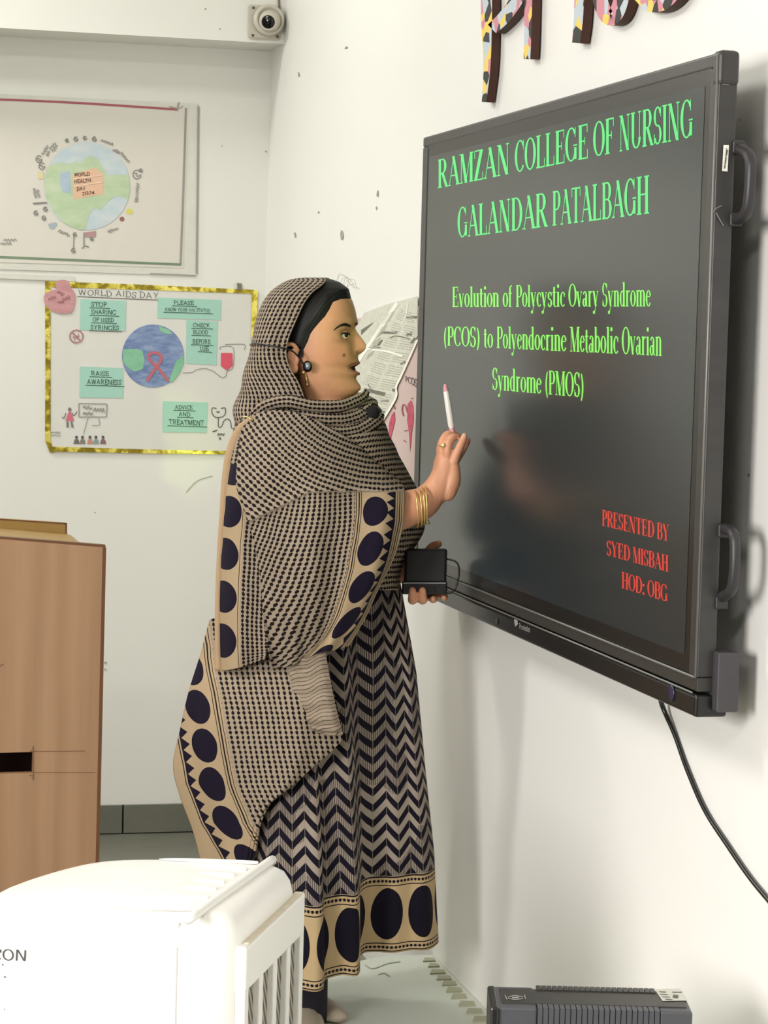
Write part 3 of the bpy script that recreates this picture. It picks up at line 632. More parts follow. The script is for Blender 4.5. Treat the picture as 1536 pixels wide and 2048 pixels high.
# power cable down the wall
tube('power_cable', smoothpath([onX(*p, q) for p, q in [((1316,1380),-.035),((1326,1415),-.015),((1350,1470),-.006),((1375,1540),-.006),((1410,1620),-.006),((1455,1690),-.006),((1500,1755),-.006),((1545,1810),-.006),((1600,1880),-.008)]], 8), .0042, m_black, None, label='black power cable hanging down the wall from the screen', cat='cable')
ob = bpy.data.objects['power_cable']

# ------------------------------------------------------------------ cut-out letters above the screen
t = NT('confetti_paper'); o_ = t.obj(); v_ = t.node('ShaderNodeTexVoronoi'); t.l.new(t.mapping(o_, (0.001, 30, 36)), v_.inputs['Vector']); v_.inputs['Scale'].default_value = 1.0
sep = t.node('ShaderNodeSeparateColor'); t.l.new(v_.outputs['Color'], sep.inputs[0])
t.col(t.ramp(sep.outputs[0], [(0, lin((14,13,12))), (.27, lin((206,132,146))), (.52, lin((236,204,92))), (.72, lin((188,200,208)))], True)); t.rough(.6); m_conf = t.m
m_brown = mat('letter_edge', (66, 36, 24), .7)
def letter(name, label, strokes, polys=()):
    X1 = -.022; e = None; geo = []
    b = bmesh.new()
    for pts, wd, closed in strokes:
        A, B = ribbon(pts, wd, 8, closed)
        FA = [onX(*p, X1) for p in A]; FB = [onX(*p, X1) for p in B]
        f0 = [b.verts.new(tuple(p)) for p in FA]; f1 = [b.verts.new(tuple(p)) for p in FB]
        g0 = [b.verts.new((-.004, p[1], p[2])) for p in FA]; g1 = [b.verts.new((-.004, p[1], p[2])) for p in FB]
        for i in range(len(FA)-1):
            b.faces.new((f0[i], f1[i], f1[i+1], f0[i+1])).material_index = 0
            b.faces.new((g0[i+1], g1[i+1], g1[i], g0[i])).material_index = 1
            b.faces.new((f0[i+1], g0[i+1], g0[i], f0[i])).material_index = 1
            b.faces.new((f1[i], g1[i], g1[i+1], f1[i+1])).material_index = 1
        if not closed:
            b.faces.new((f0[0], g0[0], g1[0], f1[0])).material_index = 1
            b.faces.new((f1[-1], g1[-1], g0[-1], f0[-1])).material_index = 1
    bmesh.ops.recalc_face_normals(b, faces=b.faces[:])
    o = obj(name, b, [m_conf, m_brown]); o['label'] = label; o['category'] = 'letter'; o['group'] = 'decorated wall letters above the screen'
letter('wall_letter', 'confetti-covered letter P with the long stem, far left above the screen', [([(973,-170),(973,-60),(973,40),(974,130),(968,204)], [24,22,22,14,9], False), ([(975,-168),(1022,-180),(1062,-140),(1064,-80),(1044,-20),(1012,30),(984,58)], [20,22,24,26,26,26,24], False)])
letter('wall_letter', 'confetti-covered letter M whose two legs hang above the screen', [([(1054,118),(1056,40),(1060,-210)], [13,15,17], False), ([(1060,-210),(1104,-70),(1152,-235)], 18, False), ([(1152,86),(1158,10),(1164,-240)], [16,19,20], False)])
letter('wall_letter', 'confetti-covered round letter O above the screen', [(ell(1221, -92, 30, 128, 22), [30]*22, True)])
letter('wall_letter', 'confetti-covered letter S at the right end of the word', [([(1340,-220),(1310,-240),(1288,-190),(1310,-120),(1345,-70),(1352,-25),(1330,6),(1300,12),(1276,-8)], [20,24,26,28,28,26,24,24,20], False)])

# ------------------------------------------------------------------ wooden lectern on the left
YL = 4.9
t = NT('beech_veneer'); o_ = t.obj()
wv = t.node('ShaderNodeTexWave', wave_type='BANDS', bands_direction='X'); t.l.new(t.mapping(o_, (1, 1, .045), (0, .02, 0)), wv.inputs['Vector']); wv.inputs['Scale'].default_value = 5.0; wv.inputs['Distortion'].default_value = 5.0; wv.inputs['Detail'].default_value = 3; wv.inputs['Detail Scale'].default_value = 2.5
n = t.noise(t.mapping(o_, (30, 30, 1.2)), 2.0, 4, .6)
t.col(t.mix(t.math('ADD', t.math('MULTIPLY', wv.outputs[0], .3), t.math('MULTIPLY', n, .7)), lin((150, 116, 84)), lin((180, 143, 110)))); t.rough(.42); m_wood = t.m
m_wedge = mat('dark_edge_band', (104, 66, 36), .5); m_wood2 = mat('olive_veneer', (152, 122, 66), .45, var=.12, scale=9)
lc = empty('wooden_lectern', onY(60, 1400, YL), 'light brown wooden lectern standing at the left edge before the back wall', 'lectern')
ly = lambda x, y, d=0.0: onY(x, y, YL+d)
TLn, TRn, = ly(-260, 1057), ly(211, 1095)
BRn = ly(197, 1720); kx = (BRn-TRn)/(BRn[2]-TRn[2]); BR = TRn + kx*(0-TRn[2]); BL = np.array([TLn[0], YL, 0.0])
# side board with a rectangular slot
s0, s1, s2, s3 = ly(-60, 1507), ly(66, 1504), ly(65, 1546), ly(-60, 1549)
def sb(P4): prism('side_board', P4, (0, .02, 0), m_wood, lc)
zlerp = lambda x_: TLn[2]+(TRn[2]-TLn[2])*(x_-TLn[0])/(TRn[0]-TLn[0])
outer = [BL, BR, TRn, TLn]; hole = [s3, s2, s1, s0]
b = bmesh.new(); fo = [b.verts.new(tuple(p)) for p in outer]; fi = [b.verts.new(tuple(p)) for p in hole]
fo2 = [b.verts.new(tuple(p+np.array([0, .02, 0]))) for p in outer]; fi2 = [b.verts.new(tuple(p+np.array([0, .02, 0]))) for p in hole]
for i in range(4):
    j = (i+1) % 4
    b.faces.new((fo[i], fo[j], fi[j], fi[i])); b.faces.new((fo2[j], fo2[i], fi2[i], fi2[j])); b.faces.new((fo[j], fo[i], fo2[i], fo2[j])); b.faces.new((fi[i], fi[j], fi2[j], fi2[i]))
bmesh.ops.recalc_face_normals(b, faces=b.faces[:]); obj('side_board', b, m_wood, lc)
prism('edge_band', [TRn+[-.006, 0, 0], TRn+[.0015, 0, 0], BR+[.0015, 0, 0], BR+[-.006, 0, 0]], (0, .021, 0), m_wedge, lc).location = (0, -.0006, 0)
prism('edge_band', [TLn, TRn, TRn+[0, 0, .005], TLn+[0, 0, .005]], (0, .021, 0), m_wedge, lc)
box('front_board', (TRn[0]-.035, YL+.021, 0), (TRn[0]-.016, YL+.52, TRn[2]-.02), m_wood, lc)
box('far_board', (TLn[0], YL+.52, 0), (TRn[0]-.016, YL+.54, TRn[2]-.05), m_wood, lc)
box('inner_panel', (TLn[0]+.02, YL+.2, .02), (TRn[0]-.04, YL+.21, TRn[2]-.15), mat('dark_inside', (40, 14, 14), .9), lc)
box('base_board', (TLn[0]+.02, YL+.021, .02), (TRn[0]-.035, YL+.52, .04), m_wood, lc)
prism('shelf_top', [TLn+[0, .02, -.03], TRn+[-.03, .02, -.03], TRn+[-.03, .52, -.03], TLn+[0, .52, -.03]], (0, 0, .018), m_wood2, lc)
u1 = lambda x, y: onY(x, y, YL+.45)
prism('raised_back', [u1(-260,1020), u1(132,1046), u1(132,1110), u1(-260,1110)], (0, .02, 0), m_wood2, lc)
prism('edge_band', [u1(-260,1020), u1(133,1046), u1(133,1048.5), u1(-260,1022.5)], (0, -.001, 0), m_wedge, lc)
prism('edge_band', [u1(130.5,1046), u1(134,1046), u1(134,1110), u1(130.5,1110)], (0, -.001, 0), m_wedge, lc)
inklines('pencil_mark', [([(66,1492),(66,1560)],1.6),([(66,1503),(170,1502)],1.2),([(66,1545),(190,1545)],1.2),([(58,1550),(66,1552),(66,1546)],1.4),([(-10,1340),(6,1328)],1.4),([(60,1502),(72,1503)],2)], lambda x, y: onY(x, y, YL-.0012), mat('pencil_on_wood', (120,84,58), .8), lc)

# ------------------------------------------------------------------ air cooler in the left foreground
ang = math.radians(25.7); K = 1.5
cz = np.array([0, 0, 1.0]); ca = np.array([math.sin(ang), math.cos(ang), 0])*K; cb = np.array([-math.cos(ang), math.sin(ang), 0])*K; ck = cz*K
N0 = toward(403, 1835, 3.3); ZT = float(N0[2]); z0 = -ZT/K        # N0: the top plane at the near end of the top ridge
cl = empty('air_cooler', [N0[0], N0[1], 0], 'white plastic air cooler with vented side in the left foreground', 'cooler')
m_white = mat('cooler_white', (242, 241, 236), .32, var=.01, scale=4)
def cp(a_, b_, z): return N0+ca*a_+cb*b_+ck*z
def plan(i_=0.0):
    pts = []
    def arc(cx, cy, r, a0, a1, k=8):
        r = max(r-i_, .0005)
        for i in range(k+1):
            th = math.radians(a0+(a1-a0)*i/k); pts.append((cx+r*math.cos(th), cy+r*math.sin(th)))
    arc(.034, .002, .034, 270, 180)
    pts.append((i_*1.0, .10)); arc(.03, .20, .03, 180, 90)
    for p in smoothpath([(.055, .229), (.10, .222), (.152, .207), (.198, .184), (.226, .152), (.244, .10), (.252, .04), (.253, .0)], 4):
        q = p-np.array([.11, .1]); q /= np.linalg.norm(q); pts.append(tuple(p-q*i_))
    arc(.222, -.001, .031, 0, -90)
    return pts
rows = [(.012, z0+.008), (0.0, z0+.02), (0.0, -.028), (.003, -.015), (.009, -.006), (.018, -.0015), (.03, 0)]
V = []; Fs = []; npts = len(plan())
for ins, z in rows: V += [cp(a_, b_, z) for a_, b_ in plan(ins)]
cxy = np.array([.12, .09])
for s_ in (.66, .33): V += [cp(cxy[0]+(a_-cxy[0])*s_, cxy[1]+(b_-cxy[1])*s_, .0025*(1-s_*s_)) for a_, b_ in plan(.03)]
nr = len(rows)+2
for i in range(nr-1):
    for j in range(npts):
        k = (j+1) % npts; Fs.append((i*npts+j, i*npts+k, (i+1)*npts+k, (i+1)*npts+j))
V.append(cp(cxy[0], cxy[1], .0025)); Fs += [((nr-1)*npts+j, (nr-1)*npts+(j+1) % npts, len(V)-1) for j in range(npts)]
Fs.append(tuple(range(npts-1, -1, -1)))
bm_ = bmesh.new(); vs = [bm_.verts.new(tuple(v)) for v in V]
for f in Fs:
    try: bm_.faces.new([vs[i] for i in f])
    except ValueError: pass
bmesh.ops.remove_doubles(bm_, verts=bm_.verts[:], dist=1e-5); bmesh.ops.recalc_face_normals(bm_, faces=bm_.faces[:])
obj('body', bm_, m_white, cl, smooth=True)
ZR = ZT+.0025
top = lambda x, y: onZ(x, y, ZR)
def rib3(name, p, wd, hgt, pr):     # a raised strip lying on the top, tapered to its ends
    P = np.array(p); n = 16; pts = np.array([P[0]+(P[1]-P[0])*i/n for i in range(n+1)])
    V, Fs = tube_geo(pts, [max(.0008, wd*math.sin(math.pi*min(1, (i+.15)/n*.8))**.5) if pr else wd for i in range(n+1)], 8)
    V = [np.array([v[0], v[1], ZR+(v[2]-ZR)*hgt]) for v in V]
    return obj(name, mesh_from(V, Fs), m_white, cl, smooth=True)
rib3('top_ridge', [top(376,1840), top(545,1719)], .0075, .9, False)
for x0, y0, x1, y1 in [(318,1718,515,1725),(380,1731,492,1738),(395,1745,468,1750),(385,1760,448,1764),(360,1776,432,1777),(305,1794,416,1794),(175,1813,394,1818)]:
    rib3('top_rib', [top(x0, y0), top(x1, y1)], .006, .55, True)
m_vent = NT('honeycomb_pad'); o_ = m_vent.obj(); wv = m_vent.node('ShaderNodeTexWave', wave_type='BANDS', bands_direction='DIAGONAL'); m_vent.l.new(m_vent.mapping(o_, (1, 1, .8)), wv.inputs['Vector']); wv.inputs['Scale'].default_value = 30; wv.inputs['Distortion'].default_value = 1.5
m_vent.col(m_vent.mix(wv.outputs[0], lin((70, 64, 56)), lin((176, 170, 158)))); m_vent.rough(.8); m_vent = m_vent.m
def cbx(name, lo, hi, m, bev=0.0, **k): return obox(name, N0, ca, cb, ck, lo, hi, m, cl, bevel=bev, **k)
a0, a1 = .018, .250
cbx('vent_frame', (a0, -.0395, -.074), (a1, -.028, -.030), m_white, .003, seg=3, label='top rail of the side vent')
cbx('cooling_pad', (a0+.004, -.0325, -.40), (a1-.004, -.030, -.070), m_vent, label='grey honeycomb pad behind the bars')
step = (a1-a0-.014)/4
for i in range(5): cbx('vent_bar', (a0+i*step, -.039, -.40), (a0+i*step+.014, -.029, -.070), m_white, .0015)
for zz in (-.168, -.285, -.40): cbx('vent_crossbar', (a0+.001, -.0385, zz-.02), (a1-.001, -.029, zz), m_white, .0015)
cbx('seam', (-.0006, .0225, z0+.03), (.004, .0238, -.03), mat('seam_grey', (200,198,190), .6))
cbx('seam', (.0045, .0225, -.0300), (.02, .0238, -.0085), mat('seam_grey', (200,198,190), .6))
cbx('dust_ledge', (.03, -.0388, -.0302), (a1-.006, -.030, -.0288), mat('dusty_plastic', (216,206,186), .7, var=.12, scale=50), .001)
m_pen = mat('pen_dark', (70, 70, 72), .6)
cn = ca/K; fp = N0 - cn*.0014
def onface(x, y):
    q = ray(x, y); tt = ((fp-CAM)@cn)/(q@cn); return CAM+q*tt
text_on('pen_writing', 'RCON', [(-42,1918),(54,1924),(54,1902),(-42,1896)], onface, m_pen, cl, serif=False, T=.17, jit=.07, label='handwritten letters in grey pen')
inklines('speck', [([(4,1928),(6,1931)],2),([(8,1953),(11,1955)],2.4),([(8,2018),(10,2019)],1.6)], onface, m_pen, cl)
for a_, b_ in [(.03,.0),(.03,.17),(.2,.0),(.15,.15)]: cbx('caster', (a_, b_, z0), (a_+.03, b_+.02, z0+.012), m_black)

# ------------------------------------------------------------------ UPS unit on a stool, bottom right
du = 3.35
UX = np.array([RT[0], RT[1], 0]); UX /= np.linalg.norm(UX); UY = np.array([-UX[1], UX[0], 0.0])
Fl = toward(990, 2017, du); zU = float(Fl[2]); Wd = (1387-990)*du/F; hU = .19; dU = .115
O_ = np.array([Fl[0], Fl[1], zU-hU])
m_ups = mat('ups_grey', (74, 75, 80), .42, var=.08, scale=60); m_upst = mat('ups_top', (44, 43, 40), .38, var=.15, scale=40)
up = empty('power_backup_unit', O_, 'dark grey ribbed backup power box at the bottom right, against the wall', 'power unit')
xa, xb = Wd*.215, Wd*.835
def ub(name, lo, hi, m, bev=.003, **k): return obox(name, O_, UX, UY, cz, lo, hi, m, up, bevel=bev, **k)
ub('end_block', (0.004, .006, 0), (xa, dU, hU), m_ups, .003); ub('end_block', (xb, .006, 0), (Wd, dU, hU), m_ups, .003)
ub('core', (xa-.002, .012, 0), (xb+.002, dU-.008, hU-.006), m_upst, .001)
ub('top_cover', (0.010, .026, hU-.004), (Wd-.006, dU-.014, hU+.0015), m_upst, .001, label='dark glossy top cover')
ub('front_cap', (-.006, .0, 0), (.006, dU, hU+.001), mat('ups_front', (28,28,28), .3), .003)
nf = 22
for i in range(nf):
    xx = xa+(xb-xa)*(i+.5)/nf
    ub('fin', (xx-.0034, .004, 0), (xx+.0034, .032, hU+.001), m_ups, 0); 
    ub('fin', (xx-.0034+.004, dU-.022, hU-.02), (xx+.0034+.004, dU, hU+.003), m_upst, 0)
uz = lambda x, y: onZ(x, y, zU+.0022)
stk = obj('sticker', mesh_from([uz(*p) for p in [(1309,1978),(1361,1977),(1376,2001),(1325,2002)]], [(0, 1, 2, 3)]), mat('pale_label', (198,196,186), .5), up, label='pale rating sticker')
inklines('sticker_print', [([(1318,1983),(1332,1984)],1.2),([(1320,1988),(1336,1989)],1.2),([(1324,1993),(1340,1994)],1.2),([(1344,1984),(1364,1984)],1.2),([(1346,1992),(1356,1993)],6),([(1330,1998),(1345,1999)],1.2)], lambda x, y: onZ(x, y, zU+.0028), m_ink, stk)
inklines('maker_mark', [([(1010,1990),(1014,1999)],1.8),([(1049,1989),(1051,1998)],1.8),([(1016,1994),(1030,1991),(1046,1994)],1.5),([(1016,1996),(1030,1999),(1046,1997)],1.5),([(1024,1995),(1038,1995)],3)], uz, m_logo, up)
ub('foot', (.02, .02, -.008), (.05, .05, 0), m_black, 0); ub('foot', (Wd-.05, .02, -.008), (Wd-.02, .05, 0), m_black, 0); ub('foot', (.02, dU-.05, -.008), (.05, dU-.02, 0), m_black, 0); ub('foot', (Wd-.05, dU-.05, -.008), (Wd-.02, dU-.02, 0), m_black, 0)
zs_ = zU-hU-.008
stl = empty('low_stand', O_, 'plain low stand under the backup power box', 'stand')
def sbx(name, lo, hi): return obox(name, np.array([O_[0], O_[1], 0]), UX, UY, cz, lo, hi, mat('stand_white', (214,212,204), .5), stl, bevel=.003)
sbx('stand_top', (-.03, -.03, zs_-.02), (Wd+.03, dU+.03, zs_))
for q in [(-.02, -.02), (Wd-.01, -.02), (-.02, dU-.01), (Wd-.01, dU-.01)]: sbx('leg', (q[0], q[1], ZD+.001), (q[0]+.03, q[1]+.03, zs_-.02))
# ------------------------------------------------------------------ the presenter
pw = empty('person', onZ(650, 2075, ZD), 'woman in dotted beige headscarf and shawl over navy chevron dress, speaking beside the screen', 'person')
def catm(P, n):      # interpolate rows of a control grid (k, m, 3) to n rows
    P = np.array(P, float); k = len(P); out = []
    for s in np.linspace(0, k-1-1e-9, n):
        i = int(s); t_ = s-i
        p1 = P[i]; p2 = P[i+1]; p0 = P[i-1] if i > 0 else 2*p1-p2; p3 = P[i+2] if i+2 < k else 2*p2-p1
        out.append(.5*((2*p1)+(-p0+p2)*t_+(2*p0-5*p1+4*p2-p3)*t_*t_+(-p0+3*p1-3*p2+p3)*t_**3))
    return np.array(out)
def sheet(name, G, uv, m, parent, mapf=fig, thick=.003, loop=False, **k):
    nv, nu = G.shape[:2]
    V = [mapf(*G[i, j]) for i in range(nv) for j in range(nu)]
    Fs = [(i*nu+j, i*nu+j+1, (i+1)*nu+j+1, (i+1)*nu+j) for i in range(nv-1) for j in range(nu-1)]
    me = mesh_from(V, Fs, name); ul = me.uv_layers.new(name='UVMap')
    U = uv.reshape(-1, 2); li = np.zeros(len(me.loops), int); me.loops.foreach_get('vertex_index', li)
    ul.data.foreach_set('uv', U[li].astype(np.float32).ravel())
    o = obj(name, me, m, parent, smooth=True, **k)
    if thick:
        s = o.modifiers.new('s', 'SOLIDIFY'); s.thickness = thick; s.offset = 0
    return o
def cloth(name, rows, m, parent, nv=120, nu=90, folds=(), rev=False, flat=None, u0=0.0, v0=0.0, uvfn=None, wig=None, wz=1.0, **k):
    A = catm(np.array(rows, float), nv); G = catm(A.transpose(1, 0, 2), nu).transpose(1, 0, 2)
    if rev: G = G[:, ::-1]
    du = np.linalg.norm(np.diff(G, axis=1)*np.array([1, 1, wz]), axis=2); U = np.concatenate([np.zeros((nv, 1)), np.cumsum(du, 1)], 1)
    dv = np.linalg.norm(np.diff(G[:, nu//2], axis=0), axis=1); Vv = np.concatenate([[0], np.cumsum(dv)])[:, None]*np.ones((1, nu))
    if flat is not None: U = U/U[:, -1:]*flat
    uv = np.stack([U+u0, Vv+v0], 2)
    if uvfn is not None: uv = uvfn(G, uv)
    S, T_ = np.meshgrid(np.linspace(0, 1, nu), np.linspace(0, 1, nv))
    for fn in folds: G[..., 2] += fn(S, T_, G)
    if wig is not None: G[..., :2] += wig(S, T_)
    return sheet(name, G, uv, m, parent, **k)

# --- printed cloth: rows of dots, with a border of discs, teeth and lines counted from the edge
BEIGE = lin((153, 138, 120)); BEIGE2 = lin((170, 149, 119)); DARK = lin((22, 16, 16)); NAVY = lin((22, 16, 34))
def dupatta(name, dots0=0, circ=None, zig=None, lines=(), cut=0, vmin=0, dark=DARK, pu=10.2, pv=8.9, r=3.05, wash=False, base=BEIGE):
    t = NT(name); uv = t.uv(); sx = t.node('ShaderNodeSeparateXYZ'); t.l.new(uv, sx.inputs[0])
    nz = t.noise(t.mapping(uv, (.02, .02, .02)), 1.0, 2)
    u, v = sx.outputs[0], sx.outputs[1]
    u = t.math('ADD', u, t.math('MULTIPLY', t.math('SUBTRACT', nz, .5), 5)); 
    ww = t.noise(t.mapping(uv, (.13, .13, .13)), 1.0, 2); ud = t.math('ADD', u, t.math('MULTIPLY', t.math('SUBTRACT', ww, .5), 3.0)); vd = t.math('ADD', v, t.math('MULTIPLY', t.math('SUBTRACT', ww, .5), 4.0))
    fu = t.math('MULTIPLY', t.math('SUBTRACT', t.math('FRACT', t.math('DIVIDE', ud, pu)), .5), pu)
    fv = t.math('MULTIPLY', t.math('SUBTRACT', t.math('FRACT', t.math('DIVIDE', vd, pv)), .5), pv)
    d = t.math('SQRT', t.math('ADD', t.math('MULTIPLY', fu, fu), t.math('MULTIPLY', t.math('MULTIPLY', fv, fv), .7)))
    dot = t.math('LESS_THAN', d, r); line = t.math('LESS_THAN', t.math('ABSOLUTE', fu), .8)
    mark = t.math('MAXIMUM', dot, t.math('MULTIPLY', line, .75))
    if vmin: u = t.math('ADD', u, t.math('MULTIPLY', t.math('LESS_THAN', v, vmin), 400))
    if dots0: mark = t.math('MULTIPLY', mark, t.math('GREATER_THAN', u, dots0))
    def band(a, b): return t.math('MULTIPLY', t.math('GREATER_THAN', u, a), t.math('LESS_THAN', u, b))
    for a, b in lines: mark = t.math('MAXIMUM', mark, band(a, b))
    cbase = t.mix(nz, tuple(x*.93 for x in base), tuple(min(1, x*1.07) for x in base))
    if dots0: cbase = t.mix(t.math('LESS_THAN', u, dots0), cbase, tuple(BEIGE2))
    c = t.mix(mark, cbase, tuple(dark))
    big = None
    if circ:
        c0, rx, ry, P, ph = circ
        q = t.math('DIVIDE', t.math('SUBTRACT', u, c0), rx)
        vv = t.math('DIVIDE', t.math('MULTIPLY', t.math('SUBTRACT', t.math('FRACT', t.math('DIVIDE', t.math('ADD', v, ph), P)), .5), P), ry)
        big = t.math('LESS_THAN', t.math('ADD', t.math('MULTIPLY', q, q), t.math('MULTIPLY', vv, vv)), 1.0)
        if cut: big = t.math('MULTIPLY', big, t.math('GREATER_THAN', u, cut))
    if zig:
        z0, zh, zp = zig
        tri = t.math('ABSOLUTE', t.math('SUBTRACT', t.math('MULTIPLY', t.math('FRACT', t.math('DIVIDE', v, zp)), 2), 1))
        zz = t.math('MULTIPLY', t.math('GREATER_THAN', u, z0), t.math('LESS_THAN', u, t.math('ADD', z0+3, t.math('MULTIPLY', tri, zh))))
        big = zz if big is None else t.math('MAXIMUM', big, zz)
    if big is not None: c = t.mix(big, c, tuple(NAVY))
    t.col(c); t.rough(.9); t.b.inputs['Specular IOR Level'].default_value = .2
    t.bump(t.noise(t.mapping(uv, (.9, .9, .9)), 1.0, 2), .15, .001)
    return t.m
m_dot = dupatta('dotted_cotton')
m_dotE = dupatta('dotted_cotton_strip', vmin=120, dots0=46, circ=(14, 26, 32, 86, -4), cut=6, lines=((42, 43.2),), pu=9.5)
m_dotD = dupatta('dotted_cotton_border', dots0=98, circ=(57, 25, 34, 80, 60), zig=(17, 15, 25), lines=((4, 5.4), (8, 10), (13, 14.2), (85, 86.5), (89, 91.5), (95, 96.5)))
m_dotF = dupatta('dotted_cotton_lower', dots0=118, circ=(70, 25, 34, 77, 10.5), zig=(23, 15, 24), lines=((18, 20), (101, 102.5), (106, 109), (113, 114.5)), pu=11, pv=9.8)
m_line = dupatta('striped_cotton', pu=8, pv=60, r=0.1)

# --- dress print: columns of slanting bars, hem band with big discs (v counts up from the hem)
def dressmat():
    t = NT('chevron_cotton'); uv = t.uv(); sx = t.node('ShaderNodeSeparateXYZ'); t.l.new(uv, sx.inputs[0]); u, v = sx.outputs[0], sx.outputs[1]
    CW = 31.0
    tri = t.math('ABSOLUTE', t.math('SUBTRACT', t.math('MULTIPLY', t.math('FRACT', t.math('DIVIDE', u, 2*CW)), 2), 1))
    s = t.math('FRACT', t.math('DIVIDE', t.math('SUBTRACT', v, t.math('MULTIPLY', tri, 27)), 31))
    bar = t.math('GREATER_THAN', s, .49)
    hat = t.math('GREATER_THAN', t.math('FRACT', t.math('DIVIDE', u, 3.9)), .38)
    edge = t.math('GREATER_THAN', t.math('ABSOLUTE', t.math('SUBTRACT', t.math('FRACT', t.math('DIVIDE', u, CW)), .5)), .475)
    nz = t.noise(t.mapping(uv, (.006, .006, .006)), 1.0, 2)
    half = t.math('GREATER_THAN', nz, .47)
    pale = t.mix(t.math('MULTIPLY', t.math('SUBTRACT', 1.0, hat), half), lin((148, 136, 124)), lin((44, 36, 40)))
    nz2 = t.noise(t.mapping(uv, (.003, .02, .01)), 1.0, 2)
    dk = t.mix(nz2, lin((12, 8, 12)), lin((20, 17, 36)))
    c = t.mix(bar, dk, pale); c = t.mix(t.math('MULTIPLY', edge, .7), c, lin((134, 120, 106)))
    # hem band
    HB = 152.0
    inb = t.math('LESS_THAN', v, HB)
    q = t.math('DIVIDE', t.math('MULTIPLY', t.math('SUBTRACT', t.math('FRACT', t.math('DIVIDE', t.math('ADD', u, 36), 86)), .5), 86), 36)
    w_ = t.math('DIVIDE', t.math('SUBTRACT', v, 77), 51)
    disc = t.math('LESS_THAN', t.math('ADD', t.math('MULTIPLY', q, q), t.math('MULTIPLY', w_, w_)), 1.0)
    def band(a, b): return t.math('MULTIPLY', t.math('GREATER_THAN', v, a), t.math('LESS_THAN', v, b))
    dd = t.math('LESS_THAN', t.math('ABSOLUTE', t.math('SUBTRACT', t.math('FRACT', t.math('DIVIDE', u, 9)), .5)), .3)
    bc = lin((174, 151, 114))
    ln = band(2.5, 4.5); 
    for a, b in ((17, 19), (132, 134), (148, 151)): ln = t.math('MAXIMUM', ln, band(a, b))
    for a, b in ((8, 13), (138.5, 144)): ln = t.math('MAXIMUM', ln, t.math('MULTIPLY', band(a, b), dd))
    for a, b in ((10, 11), (141, 142)): ln = t.math('MAXIMUM', ln, band(a, b))
    cb_ = t.mix(t.math('MAXIMUM', disc, ln), bc, lin((14, 10, 24)))
    c = t.mix(inb, c, cb_)
    t.col(c); t.rough(.9); t.b.inputs['Specular IOR Level'].default_value = .2; return t.m
m_dress = dressmat()

